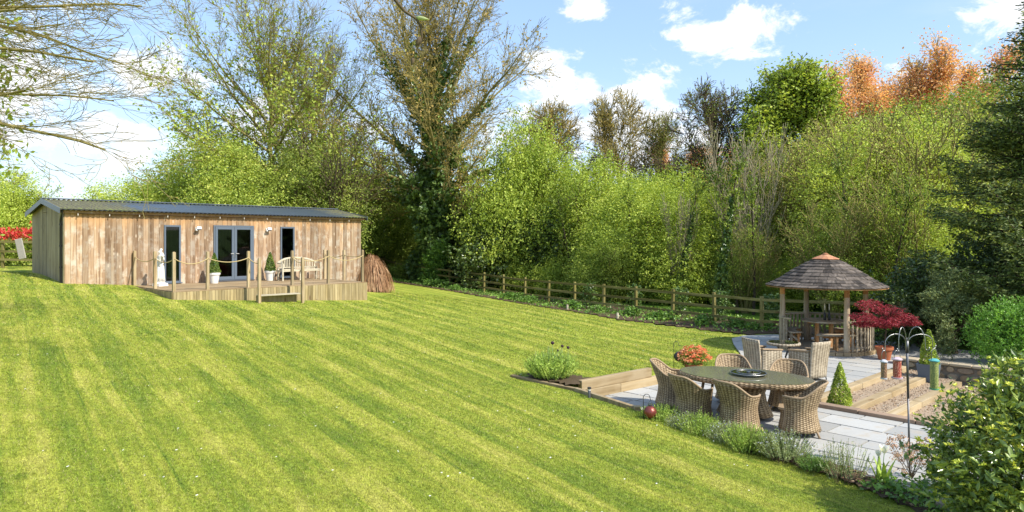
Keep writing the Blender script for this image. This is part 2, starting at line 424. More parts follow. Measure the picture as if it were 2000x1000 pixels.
def f_chip(t):
    r = t.n('NewGeometry').outputs['Random Per Island']
    c = t.ramp(r, ((0, (.06, .035, .02)), (.5, (.15, .085, .05)), (.85, (.24, .15, .09)), (1, (.40, .30, .20))))
    return pr(t, c, .85, .2)
M_('wood_chip', f_chip)
def weave(name, c_lo, c_mid, c_hi, pu=.045, pv=.022):
    def fn(t):
        uv = t.n('UVMap').outputs[0]; s_ = t.n('SeparateXYZ', None, Vector=uv).outputs
        a = t.math('SINE', t.math('MULTIPLY', s_[0], 2 * PI / pu)); b = t.math('SINE', t.math('MULTIPLY', s_[1], 2 * PI / pv))
        sg = t.math('SINE', t.math('MULTIPLY', s_[0], PI / pu))
        wv = t.math('MULTIPLY', b, t.math('SIGN', sg)); h = t.math('ADD', t.math('MULTIPLY', wv, .6), t.math('MULTIPLY', a, .5))
        n = t.noise(t.vm('MULTIPLY', uv, (6, 60, 1)).outputs[0], 1.5, 3, .6); n2 = t.noise(t.n('TexCoord').outputs['Object'], 5, 3)
        f = t.math('ADD', t.math('MULTIPLY', h, .30), t.math('ADD', n, t.math('MULTIPLY', t.math('SUBTRACT', n2, .5), .6)), clamp=True)
        col = t.ramp(f, ((.12, c_lo), (.5, c_mid), (.9, c_hi)))
        return pr(t, col, .6, .3, bump(t, h, .7, .004))
    return M_(name, fn)
weave('wicker', (.045, .028, .013), (.23, .16, .085), (.52, .40, .25), .066, .030)
weave('wicker_pale', (.09, .07, .045), (.32, .265, .185), (.56, .48, .36), .075, .034)
plain('wicker_rim', (.30, .215, .13), .6, .3, .45, 40, .6)
def f_tt(t):
    uv = t.n('TexCoord').outputs['Object']; n = t.noise(uv, 28, 3, .6); n2 = t.noise(uv, 6, 3, .6)
    w_ = t.n('TexWave', None, Vector=uv, Scale=22.0, Distortion=2.0).outputs[1]
    col = t.mix(t.math('MULTIPLY', t.math('ADD', n, w_), .5), (.075, .070, .035), (.20, .19, .115))
    return pr(t, col, .55, .3, None, Coat_Weight=1.0, Coat_Roughness=.04)
M_('glass_over_wicker', f_tt)

# leaf colours
leafm('leaf_maple', ((.08, .13, .012), (.17, .235, .02), (.30, .36, .035), (.40, .38, .07)))
leafm('leaf_bright', ((.09, .135, .010), (.165, .235, .016), (.275, .345, .026), (.40, .44, .05)))
leafm('leaf_yellow', ((.13, .18, .014), (.24, .31, .025), (.36, .42, .045), (.47, .50, .10)))
leafm('leaf_mid', ((.05, .085, .009), (.10, .155, .014), (.18, .245, .02), (.30, .34, .04)))
leafm('leaf_olive', ((.06, .10, .012), (.12, .17, .02), (.21, .26, .03), (.33, .34, .06)))
leafm('leaf_bud', ((.13, .10, .02), (.24, .18, .035), (.36, .24, .06), (.30, .30, .04)))
leafm('leaf_dark', ((.016, .032, .007), (.032, .058, .010), (.06, .098, .014), (.13, .18, .03)), .15, .32, .5)
leafm('leaf_ivy', ((.022, .052, .010), (.045, .09, .014), (.09, .15, .022), (.18, .25, .05)), .2, .35, .5)
leafm('leaf_copper', ((.40, .17, .07), (.54, .26, .11), (.64, .37, .18), (.46, .34, .11)), .45)
leafm('leaf_conifer', ((.018, .034, .008), (.042, .068, .012), (.10, .135, .022), (.22, .235, .05)), .15, .5, .3, .8)
leafm('leaf_juniper', ((.05, .075, .025), (.10, .135, .045), (.165, .20, .06), (.23, .23, .07)), .2)
leafm('leaf_box', ((.035, .09, .008), (.07, .17, .010), (.12, .27, .014), (.18, .36, .02)), .3, .4, .4, 2.0)
leafm('leaf_topiary', ((.07, .12, .010), (.15, .22, .014), (.27, .34, .02), (.42, .46, .04)), .3, .4, .4, 6.0)
leafm('leaf_topiary_dark', ((.03, .06, .008), (.06, .11, .012), (.12, .18, .02), (.22, .28, .03)), .3, .4, .4, 6.0)
leafm('leaf_laurel', ((.03, .06, .012), (.07, .12, .018), (.15, .205, .025), (.26, .30, .04)), .2, .28, .5, 2.5)
leafm('leaf_laurel_new', ((.20, .26, .02), (.36, .41, .04), (.50, .50, .06), (.58, .54, .10)), .35, .35, .4, 3.0)
leafm('leaf_red', ((.10, .010, .016), (.20, .020, .032), (.31, .04, .06), (.42, .09, .10)), .3, .45, .3, 3.0, 1.25, 0.0)
leafm('leaf_photinia', ((.45, .02, .015), (.62, .05, .04), (.70, .12, .09), (.50, .03, .02)), .3, .4, .4, 1.5, 1.0, 0.0)
leafm('leaf_pieris', ((.70, .12, .05), (.78, .26, .12), (.84, .42, .22), (.86, .56, .34)), .3, .45, .3, 6.0, 1.0, 0.0)
leafm('leaf_lavender', ((.09, .15, .015), (.17, .27, .025), (.28, .38, .04), (.38, .46, .08)), .3, .5, .3, 5.0)
leafm('leaf_silver', ((.09, .13, .04), (.17, .22, .08), (.27, .32, .13), (.38, .42, .22)), .3, .5, .3, 5.0)
leafm('flower_mauve', ((.24, .25, .32), (.34, .35, .42), (.44, .45, .50)), .3)
leafm('straw_stem', ((.11, .055, .025), (.24, .12, .055), (.36, .21, .11), (.50, .34, .20)), .15, .6, .3, 3.0, 1.1, 0.0)
leafm('dry_flower', ((.26, .15, .10), (.38, .25, .18), (.50, .36, .27)), .25)
leafm('leaf_ground', ((.03, .075, .010), (.07, .15, .015), (.13, .25, .02), (.22, .35, .03)), .3, .4, .4, 2.5)
leafm('petal_white', ((.75, .76, .66), (.82, .82, .76)), .3); leafm('petal_dark', ((.02, .008, .015), (.035, .012, .022)), .1)
leafm('reed', ((.07, .13, .05), (.14, .22, .09), (.24, .32, .14)), .3)
MT = MATS
# ------------------------------------------------------------------ terrain
U = (.686, -.728); V = (.728, .686)                       # the two directions of the paving
KO = (5.72, 12.72)                                        # corner of kerb and steps
def ab(a, b): return (KO[0] + U[0] * a + V[0] * b, KO[1] + U[1] * a + V[1] * b)
EDGE = [(.1, 13.8), (1.2, 13.1), (2.13, 11.98), (3.2, 10.4), (4.2, 9.0), (4.62, 7.9)]      # lawn edge by the bed
PATIO = [(1.22, 13.45), (3.15, 15.07), (3.97, 15.93), (4.5, 16.6), (5.5, 17.2), (6.05, 18.0), (6.35, 19.3), (6.65, 20.7), (6.95, 21.8), (7.5, 22.4), (8.6, 22.7),
         (10.5, 22.0), (12.2, 20.6), (13.2, 18.6), (13.6, 16.6), ab(4.6, 6.25), ab(-.5, 6.25), ab(-.5, 5.75), ab(-.42, .12), ab(0, 0), ab(2.6, -.0), (7.6, 9.3), (5.6, 7.6),
         (4.95, 8.2), (4.65, 9.1), (3.7, 10.7), (2.75, 12.2), (2.3, 12.1), (2.13, 12.02)]
TERR = [ab(-.45, 0), ab(3.6, 0), ab(3.6, 6.05), ab(-.45, 6.05)]
def pip(x, y, poly):
    x = np.asarray(x); y = np.asarray(y); c = np.zeros(x.shape, bool); n = len(poly)
    for i in range(n):
        x0, y0 = poly[i]; x1, y1 = poly[i - 1]
        if y0 == y1: continue
        m = ((y0 > y) != (y1 > y)) & (x < (x1 - x0) * (y - y0) / (y1 - y0) + x0); c ^= m
    return c
def H0(x, y):
    """height of the lawn: it climbs to the left, levels out by the cabin and sinks towards the fence"""
    x = np.asarray(x, float); y = np.asarray(y, float)
    h = .09 * (4 - x)
    h = h - .034 * np.maximum(0, y - 28) * (x > -40) * np.clip((x + 13) / 5, 0, 1)
    h = np.where(h > 0, h, 0) + .05 * np.exp(-np.abs(h) / .08) * 0
    h = 1.9 - np.logaddexp(0, (1.9 - h) / .12) * .12 if False else np.minimum(h, 1.95 - .06 * np.exp(-np.abs(h - 1.95) * 3))
    h = h + .13 * np.exp(-(((x - 2.1) / 1.7) ** 2 + ((y - 15.0) / 1.3) ** 2))
    s = (x - 8.5) * .835 + (y - 23.9) * .55
    h = h + .13 * np.maximum(0, s - 6.0) * (s < 46) + .13 * 40 * (s >= 46)
    h = h + .03 * np.sin(x * .35 + 1) * np.cos(y * .28) * (x < 2)
    return h
def H(x, y):
    h = H0(x, y)
    p = pip(x, y, PATIO)
    h = np.where(p, -.10, h)
    return np.where(pip(x, y, TERR), -.75, h)
def hz(x, y): return float(H0(np.array([x]), np.array([y]))[0])
xs = np.concatenate([[-900, -400, -180], np.arange(-110, -24, 4.), np.arange(-24, 0, .6), np.arange(0, 9.6, .11), np.arange(9.6, 15, .25), np.arange(15, 40, 1.), np.arange(40, 121, 5.), [200, 450, 900]])
ys = np.concatenate([[-600, -200, -60, -30], np.arange(-15, 6, 1.5), np.arange(6, 7.4, .4), np.arange(7.4, 23.2, .11), np.arange(23.2, 44, .5), np.arange(44, 130, 3.), [160, 220, 400, 900]])
gx, gy = np.meshgrid(xs, ys); gz = H(gx, gy); nx, ny = len(xs), len(ys)
ii = np.arange((nx) * (ny)).reshape(ny, nx)
q = np.stack([ii[:-1, :-1], ii[:-1, 1:], ii[1:, 1:], ii[1:, :-1]], -1).reshape(-1, 4)
g = part('lawn', np_mesh('lawn', np.stack([gx, gy, gz], -1), q), MT['lawn']); tag(g, kind='structure')

rng = np.random.RandomState(3)
LAWN = [(-6.5, 4.5), (4.55, 4.5), (4.66, 7.9), (4.22, 9.02), (3.22, 10.42), (2.13, 11.93), (1.2, 13.04), (.1, 13.75), (.3, 14.3), (1.45, 13.75), (3.3, 15.25), (4.0, 16.0), (4.45, 16.7), (5.4, 17.32), (5.95, 18.1), (6.22, 19.3), (6.5, 20.7), (6.8, 21.9), (7.3, 22.8), (5.3, 25.0), (1.0, 31.2), (.3, 33), (-5.2, 33), (-5.4, 26.0), (-10.5, 20.9), (-13.3, 23.7), (-14.7, 22.3), (-18.2, 25.7), (-27, 27.5), (-27, 4.5)]
def blades(n, y0, y1, hgt, wid, seed):
    r = np.random.RandomState(seed)
    y = y0 + (y1 - y0) * r.rand(n) ** .9; x = (-.80 + 1.34 * r.rand(n)) * (y + .3)
    k = pip(x, y, LAWN); x = x[k]; y = y[k]; m = len(x)
    z = H0(x, y) - .003
    a = r.rand(m) * 2 * PI; ln = hgt * (.55 + .8 * r.rand(m)); tilt = .25 + .75 * r.rand(m)
    b = r.rand(m) * 2 * PI
    base = np.stack([x, y, z], -1)
    w_ = wid * (.7 + .6 * r.rand(m))[:, None]
    wv = np.stack([np.cos(a), np.sin(a), np.zeros(m)], -1) * w_
    tip = base + np.stack([np.cos(b) * ln * tilt, np.sin(b) * ln * tilt, ln * (1.05 - .5 * tilt)], -1)
    return np.stack([base - wv, base + wv, tip], 1).reshape(-1, 3)
Vb = np.concatenate([blades(270000, 5.0, 9.5, .030, .0036, 1), blades(210000, 9.5, 14.5, .034, .0055, 2), blades(150000, 14.5, 20.5, .038, .009, 3), blades(130000, 20.5, 32, .045, .014, 4)])
g = part('grass', np_mesh('grass', Vb, np.arange(len(Vb)).reshape(-1, 3), False), MT['grass_blade']); tag(g, kind='stuff')
# daisies and clover flecks dotted in the lawn
def flecks():
    r = np.random.RandomState(9); n = 260; y = 5 + 22 * r.rand(n) ** 1.2; x = (-.8 + 1.2 * r.rand(n)) * y
    k = pip(x, y, LAWN); x, y = x[k], y[k]; z = H0(x, y) + .035; P = np.stack([x, y, z], -1); s = .009 + .008 * r.rand(len(x))[:, None]
    a = np.array([1, 0, .1]); b = np.array([0, 1, .15])
    Vq = np.stack([P - a * s, P - b * s, P + a * s, P + b * s], 1)
    return np_mesh('daisies', Vq, np.arange(len(x) * 4).reshape(-1, 4), False)
tag(part('daisies', flecks(), MT['petal_white']), kind='stuff')

def sheet(name, poly, z, mat, step=.16, lump=.03, kind='structure'):
    """a flower bed: a lumpy sheet of soil with its own edge down in the ground"""
    X = np.array([p[0] for p in poly]); Y = np.array([p[1] for p in poly])
    ax = np.arange(X.min(), X.max() + step, step); ay = np.arange(Y.min(), Y.max() + step, step)
    gx, gy = np.meshgrid(ax, ay); r = np.random.RandomState(len(poly))
    zz = (z(gx, gy) if callable(z) else np.full(gx.shape, float(z))) + lump * r.rand(*gx.shape)
    ii = np.arange(gx.size).reshape(gx.shape)
    q = np.stack([ii[:-1, :-1], ii[:-1, 1:], ii[1:, 1:], ii[1:, :-1]], -1).reshape(-1, 4)
    cx = gx.ravel()[q].mean(1); cy = gy.ravel()[q].mean(1)
    q = q[pip(cx, cy, poly)]
    o = part(name, np_mesh(name, np.stack([gx, gy, zz], -1), q), mat); return tag(o, kind=kind)
def bits(name, poly, z, n, size, mat, seed, flat=.5, kind='stuff'):
    """loose small stones or chips lying on an area"""
    r = np.random.RandomState(seed); X = [p[0] for p in poly]; Y = [p[1] for p in poly]
    x = min(X) + (max(X) - min(X)) * r.rand(n); y = min(Y) + (max(Y) - min(Y)) * r.rand(n)
    k = pip(x, y, poly); x, y = x[k], y[k]; m = len(x)
    zz = (z(x, y) if callable(z) else np.full(m, float(z))) + size * .3 * r.rand(m)
    base = np.array([[1, 0, 0], [-1, 0, 0], [0, 1, 0], [0, -1, 0], [0, 0, 1], [0, 0, -1]], float)
    s = size * (.5 + .9 * r.rand(m, 1, 1)); ex = .6 + .8 * r.rand(m, 1, 3); ex[:, :, 2] *= flat
    a = r.rand(m) * 2 * PI; ca, sa = np.cos(a), np.sin(a)
    v = base[None] * ex * s
    vx = v[..., 0] * ca[:, None] - v[..., 1] * sa[:, None]; vy = v[..., 0] * sa[:, None] + v[..., 1] * ca[:, None]
    vz = v[..., 2] + vx * (r.rand(m, 1) - .5) * .8
    Vv = np.stack([vx + x[:, None], vy + y[:, None], vz + zz[:, None]], -1)
    fs = np.array([[0, 2, 4], [2, 1, 4], [1, 3, 4], [3, 0, 4], [2, 0, 5], [1, 2, 5], [3, 1, 5], [0, 3, 5]])
    Ff = (fs[None] + (np.arange(m) * 6)[:, None, None]).reshape(-1, 3)
    return np_mesh(name, Vv, Ff, False)

# border of bare soil along the fence
FT = (-.55, .835)                                        # direction of the fence, away from us
def fp(s, off=0.0): return (8.6 + FT[0] * s + .835 * off, 23.75 + FT[1] * s + .55 * off)
BORD = [fp(-3.5, 2.6), fp(36, 2.6), fp(36, -1.8), fp(27, -2.6), fp(22, -2.5), fp(15, -2.3), fp(9, -2.1), fp(5, -1.9), fp(1.5, -1.6), fp(-.5, -1.3), (8.6, 23.0), (10.7, 22.3)]
sheet('border_bed', BORD, lambda x, y: H0(x, y) + .012, MT['soil'], .3, .035)
tag(part('bark_chips', bits('bark_chips', BORD, lambda x, y: H0(x, y) + .03, 9000, .035, MT['wood_chip'], 5), MT['wood_chip']), kind='stuff')
# bed between lawn and paving
BED = [(2.0, 12.15), (2.13, 11.98), (3.2, 10.4), (4.2, 9.0), (4.62, 7.9), (4.7, 6.2), (8.2, 5.2), (8.4, 8.8), (6.6, 8.6), (5.3, 8.1), (4.95, 8.3), (4.7, 9.1), (3.75, 10.75), (2.8, 12.3), (2.45, 12.25)]
sheet('flower_bed', BED, .0, MT['soil'], .09, .05)
tag(part('bark_mulch', bits('bark_mulch', BED, .04, 9000, .022, MT['wood_chip'], 6), MT['wood_chip']), kind='stuff')
LBED = [(.02, 13.86), (1.15, 13.2), (1.6, 13.75), (1.0, 14.4), (.4, 14.35)]
sheet('lavender_bed', LBED, .33, MT['soil'], .1, .04)

# ------------------------------------------------------------------ paving: every slab its own piece
def clip_rect(poly, x0, x1, y0, y1):
    def cl(P, ax, val, keep_less):
        out = []
        for i in range(len(P)):
            a = P[i - 1]; b = P[i]; ia = (a[ax] <= val) == keep_less; ib = (b[ax] <= val) == keep_less
            if ia != ib:
                tt = (val - a[ax]) / (b[ax] - a[ax]); out.append(tuple(a[k] + tt * (b[k] - a[k]) for k in (0, 1)))
            if ib: out.append(b)
        return out
    for ax, val, kl in ((0, x0, False), (0, x1, True), (1, y0, False), (1, y1, True)):
        poly = cl(poly, ax, val, kl)
        if len(poly) < 3: return []
    return poly
pat = MB(); pm = [(x, y) for x, y in PATIO]
import mathutils
tri = mathutils.geometry.tessellate_polygon([[Vector((x, y, 0)) for x, y in PATIO]])
pat.add([(x, y, -.02) for x, y in PATIO], [tuple(t_) for t_ in tri])
patio = pat.obj('patio', MT['joint']); tag(patio, kind='structure')
loc_ab = [((x - KO[0]) * U[0] + (y - KO[1]) * U[1], (x - KO[0]) * V[0] + (y - KO[1]) * V[1]) for x, y in PATIO]
rr = random.Random(5)
# split the plan at the steps so that each side clips cleanly
b0 = min(p[1] for p in loc_ab); b = b0 - .2; rowk = 0
nslab = 0
while b < max(p[1] for p in loc_ab):
    wdt = (.62, .60, .62, .46)[rowk % 4]; rowk += 1
    a = min(p[0] for p in loc_ab) - rr.random() * .9
    while a < max(p[0] for p in loc_ab):
        ln = rr.choice((.92, 1.05, .92, .62))
        P = clip_rect(loc_ab, a + .015, a + ln - .015, b + .015, b + wdt - .015)
        ar = abs(sum(P[i - 1][0] * P[i][1] - P[i][0] * P[i - 1][1] for i in range(len(P)))) / 2 if P else 0
        if ar > .02:
            Pw = [ab(*p) for p in P]
            cx = sum(p[0] for p in Pw) / len(Pw); cy = sum(p[1] for p in Pw) / len(Pw)
            o = MB().prism([(x - cx, y - cy) for x, y in Pw], -.03, .012 + rr.random() * .003).obj('slab', MT['slab_stone'], patio, loc=(cx, cy, 0)); nslab += 1
        a += ln
    b += wdt
# ------------------------------------------------------------------ stone kerb, gravel steps, low wall
AU = math.atan2(U[1], U[0]); AV = math.atan2(V[1], V[0])
kerb = thing('stone_kerb', 'brown stone kerb between pale paving and the gravel steps', 'kerb', (*ab(0, 0), 0), AU)
x = -.25
for ln in (.88, .92, .85, .95, .9):
    MB().box((x + ln / 2, .09, .0), (ln - .012, .2, .16 + .01 * rr.random())).obj('kerb_stone', MT['kerb_stone'], kerb, bev=.012); x += ln
steps = thing('garden_steps', 'broad pale timber sleeper steps with gravel treads, going down beside the paving', 'steps', (*ab(0, 0), 0), AU)
SA = (-.38, .20, .76, 1.34, 1.92, 2.5); DZ = .105
for i, a in enumerate(SA):
    zt = .04 - DZ * i
    L = 5.45
    for j, (s0, s1) in enumerate(((.22, 2.75), (2.76, 5.65))):
        me = MB().box((0, 0, 0), (s1 - s0 - .006, .2, .17)).obj('sleeper', MT['sleeper_wood'], steps, loc=(a, (s0 + s1) / 2, zt - .085), rot=(0, 0, PI / 2), bev=.008)
for i in range(len(SA)):
    a0 = SA[i] + .1; a1 = (SA[i + 1] - .1) if i + 1 < len(SA) else SA[i] + 1.1; z = .04 - DZ * (i + 1) - .012
    poly = [ab(a0 - .01, .18), ab(a1 + .01, .18), ab(a1 + .01, 5.95), ab(a0 - .01, 5.95)]
    gb = MB().prism(poly, z - .4, z).obj('gravel_tread', MT['pebble']); tag(gb, kind='structure')
    o = part('gravel', bits('gravel', poly, z, 5200, .019, MT['pebble'], 20 + i, .7), MT['pebble']); tag(o, kind='stuff')
wall = thing('stone_wall', 'low wall of rough brown stones with pale mortar and flat coping beside the gravel steps', 'wall', (*ab(-.55, 5.98), 0), AU)
MB().box((2.3, .16, -.32), (4.9, .27, .88)).obj('mortar_core', MT['mortar'], wall)
zc = -.62
for row in range(4):
    hgt = (.20, .18, .19, .17)[row]; x = -.18 - .1 * rr.random()
    while x < 4.75:
        ln = rr.uniform(.16, .42)
        mb = MB(); n = 8; ang = [2 * PI * (i + .5) / n for i in range(n)]
        pts = [((ln / 2 - .015) * max(-1, min(1, 1.25 * math.cos(q_))) * rr.uniform(.88, 1), (hgt / 2 - .010) * max(-1, min(1, 1.25 * math.sin(q_))) * rr.uniform(.85, 1)) for q_ in ang]
        vs = [(px_, .03, pz_) for px_, pz_ in pts] + [(px_ * .86, -.022 - .02 * rr.random(), pz_ * .82) for px_, pz_ in pts]
        fs = [tuple(range(n, 2 * n))] + [(i, (i + 1) % n, n + (i + 1) % n, n + i) for i in range(n)]
        mb.add(vs, fs); mb.obj('stone', MT['wall_stone'], wall, loc=(x + ln / 2, .006, zc + hgt / 2))
        x += ln
    zc += hgt
x = -.2
while x < 4.7:
    ln = rr.uniform(.38, .7); MB().box((x + ln / 2, .15, .15), (ln - .015, .38, .055 + .015 * rr.random()), rz=rr.uniform(-.01, .01)).obj('coping_stone', MT['coping_stone'], wall, bev=.012); x += ln
# ------------------------------------------------------------------ sleepers that hold up the lawn
rw = thing('retaining_wall', 'new yellow timber sleeper retaining wall at the lawn above the paving', 'retaining wall', (1.34, 13.40, 0), math.atan2(14.95 - 13.35, 3.25 - 1.32))
MB().box((0, 0, 0), (2.12, .11, .19)).obj('sleeper', MT['sleeper_wood'], rw, loc=(1.06, .03, .285), bev=.008)
MB().box((0, 0, 0), (.95, .12, .18)).obj('sleeper', MT['sleeper_wood'], rw, loc=(.62, 0, .098), bev=.008)
MB().box((0, 0, 0), (1.9, .12, .18)).obj('sleeper', MT['sleeper_wood'], rw, loc=(2.05, 0, .098), bev=.008)
MB().box((0, 0, 0), (.55, .12, .18)).obj('sleeper', MT['sleeper_wood'], rw, loc=(3.27, .03, .06), bev=.008)
ed = thing('sleeper_edging', 'weathered timber edging set in the lawn in front of the lavender clump and the paving', 'edging', (.1, 13.8, 0))
def edge_piece(p, q, z0, z1, t_=.09, d=.2, mat='old_sleeper', parent=ed):
    base = parent.location; ln = math.hypot(q[0] - p[0], q[1] - p[1]); a = math.atan2(q[1] - p[1], q[0] - p[0])
    o = MB().box((0, 0, 0), (ln - .006, t_, d)).obj('sleeper', MT[mat], parent, loc=((p[0] + q[0]) / 2 - base.x, (p[1] + q[1]) / 2 - base.y, (z0 + z1) / 2 - d / 2), bev=.008)
    o.rotation_euler = (0, -math.atan2(z1 - z0, ln), a)
edge_piece((-.02, 13.9), (1.2, 13.12), .405, .30); edge_piece((1.2, 13.12), (2.15, 12.0), .31, .215, mat='post_wood')
MB().box((2.07, -1.86, .06), (.11, .11, .36)).obj('corner_post', MT['sleeper_wood'], ed, bev=.006)
# ------------------------------------------------------------------ cabin
CA = math.atan2(.712, .702)
CO = (-14.6, 22.5)
def cab(x, y): return (CO[0] + .702 * x - .712 * y, CO[1] + .712 * x + .702 * y)
cabin = thing('garden_studio', 'long low timber clad garden cabin with blue grey corrugated roof and glazed doors', 'cabin', (*CO, 0), CA)
CL, CW = 11.25, 4.6
OPEN = [(3.05, 3.63, 1.58, 3.66, 'window'), (4.80, 6.37, 1.55, 3.68, 'door'), (7.47, 8.09, 1.60, 3.66, 'window')]
x = 0.0; wb = .1753
meshes = {}
def board(w_, h_): 
    k = (round(w_, 3), round(h_, 3))
    if k not in meshes: meshes[k] = MB().box((0, 0, h_ / 2), (w_, .022, h_)).mesh('wall_board')
    return meshes[k]
segs = []
edges_x = sorted([0, CL] + [o[0] for o in OPEN] + [o[1] for o in OPEN])
for i in range(len(edges_x) - 1):
    xa, xb = edges_x[i], edges_x[i + 1]; n = max(1, round((xb - xa) / .172)); wb = (xb - xa) / n
    op = [o for o in OPEN if abs(o[0] - xa) < 1e-6]
    for j in range(n):
        segs.append((xa + (j + .5) * wb, wb, op[0] if op else None))
for xc, wb, op in segs:
    dy = rr.uniform(-.003, .003)
    if op:
        part('wall_board', board(wb - .006, 4.02 - op[3] - .002), MT['larch_board'], cabin, (xc, dy, op[3] + .002))
        part('wall_board', board(wb - .006, op[2] - .8), MT['larch_board'], cabin, (xc, dy, .8))
    else: part('wall_board', board(wb - .006, 3.22), MT['larch_board'], cabin, (xc, dy, .8))
def roofz(y): return 4.50 - abs(y - CW / 2) * (.37 / (CW / 2))
n = 24; gw = CW / n
for j in range(n):                                    # the shaded gable end
    y0, y1 = j * gw + .003, (j + 1) * gw - .003
    if j == 0: y0 = .012
    za, zb = roofz(y0) - .05, roofz(y1) - .05
    mb = MB(); mb.add([(-.022, y0, 1.2), (0, y0, 1.2), (0, y1, 1.2), (-.022, y1, 1.2), (-.022, y0, za), (0, y0, za), (0, y1, zb), (-.022, y1, zb)],
                      ((0, 3, 2, 1), (4, 5, 6, 7), (0, 1, 5, 4), (1, 2, 6, 5), (2, 3, 7, 6), (3, 0, 4, 7)))
    mb.obj('wall_board', MT['side_board'], cabin)
inner = MB()
ed_x = [0] + sum([[o[0], o[1]] for o in OPEN], []) + [CL]
for i in range(0, len(ed_x), 2): inner.box(((ed_x[i] + ed_x[i + 1]) / 2, .06, 2.4), (ed_x[i + 1] - ed_x[i] - .02, .08, 3.2))
for o in OPEN:
    inner.box(((o[0] + o[1]) / 2, .06, (o[3] + 4.02) / 2 + .01), (o[1] - o[0], .08, 4.0 - o[3])); inner.box(((o[0] + o[1]) / 2, .06, (o[2] + .8) / 2 - .01), (o[1] - o[0], .08, o[2] - .8))
inner.box((CL / 2, CW - .06, 2.4), (CL - .04, .1, 3.2)).box((.06, CW / 2, 2.4), (.08, CW - .3, 3.2)).box((CL - .06, CW / 2, 2.4), (.08, CW - .3, 3.2))
inner.box((CL / 2, CW / 2, 1.52), (CL - .25, CW - .3, .06)).box((CL / 2, CW / 2, 3.95), (CL - .25, CW - .3, .04)).box((4.5, 2.6, 2.7), (.08, 3.6, 2.3)).box((6.9, 2.6, 2.7), (.08, 3.6, 2.3))
inner.box((5.2, 3.6, 1.9), (.8, .5, .75)).box((7.9, 2.0, 1.95), (.9, .8, .8)).box((3.4, 2.2, 1.9), (.7, .9, .7))
inner.obj('inner_room', MT['interior_wood'], cabin)
MB().box((CL + .012, CW / 2, 2.6), (.022, CW, 2.9)).obj('end_wall', MT['side_board'], cabin)
MB().box((CL / 2, CW + .012, 2.6), (CL, .022, 2.9)).obj('rear_wall', MT['side_board'], cabin)
# corrugated roof
nxr = int((CL + .35) / .15 * 6); Vr = []; 
xr = np.linspace(-.17, CL + .17, nxr); cor = .018 * np.sin(2 * PI * xr / .15)
rows = [(-.24, roofz(-.24) + .012), (CW / 2, 4.55), (CW + .24, roofz(CW + .24) + .012)]
Vr = np.concatenate([np.stack([xr, np.full(nxr, y), z + cor + dz], -1) for dz in (0, -.008) for y, z in rows])
ii = np.arange(6 * nxr).reshape(6, nxr)
qs = [np.stack([ii[r_, :-1], ii[r_, 1:], ii[r_ + 1, 1:], ii[r_ + 1, :-1]], -1).reshape(-1, 4) for r_ in (0, 1, 3, 4)]
roof = part('roof', np_mesh('roof', Vr, np.concatenate(qs)), MT['roof_sheet'], cabin)
MB().bar((-.18, CW / 2, 4.58), (CL + .18, CW / 2, 4.58), .26, .03).obj('ridge_cap', MT['slate_metal'], roof)
for xe, nm in ((-.19, 'bargeboard'), (CL + .19, 'bargeboard')):
    for (ya, yb) in ((-.26, CW / 2), (CW / 2, CW + .26)):
        MB().bar((xe, ya, roofz(ya) - .02), (xe, yb, roofz(yb) - .02 + (0)), .02, .17).obj(nm, MT['slate_metal'], cabin)
MB().box((CL / 2, -.10, 4.055), (CL + .30, .03, .11)).obj('fascia', MT['larch_board'], cabin)
MB().box((CL / 2, -.055, 4.01), (CL + .1, .06, .03)).obj('fascia', MT['larch_board'], cabin)
MB().box((-.08, CW / 2, 4.08), (.12, .02, .02)).obj('soffit_batten', MT['side_board'], cabin)
MB().bar((-.2, -.165, 4.115), (CL + .2, -.165, 4.10), .1, .045).obj('gutter', MT['black_plastic'], cabin)
dp = MB(); dp.tube([(-.1, -.165, 4.10), (-.1, -.15, 4.03), (-.07, .12, 3.86), (-.07, .17, 3.78), (-.07, .17, 1.55)], .034, 8)
for z in (3.6, 2.9, 2.2): dp.lathe([(.045, 0), (.045, .06)], (-.07, .17, z), 8)
dp.obj('downpipe', MT['black_plastic'], cabin, auto=40)
def glazing(x0, x1, z0, z1, fw=.055, name='window'):
    f = MB(); xm = (x0 + x1) / 2; y = -.01; d = .07
    f.box((x0 + fw / 2, y, (z0 + z1) / 2), (fw, d, z1 - z0)).box((x1 - fw / 2, y, (z0 + z1) / 2), (fw, d, z1 - z0))
    f.box((xm, y, z1 - fw / 2), (x1 - x0 - 2 * fw, d, fw)).box((xm, y, z0 + fw / 2), (x1 - x0 - 2 * fw, d, fw))
    return f
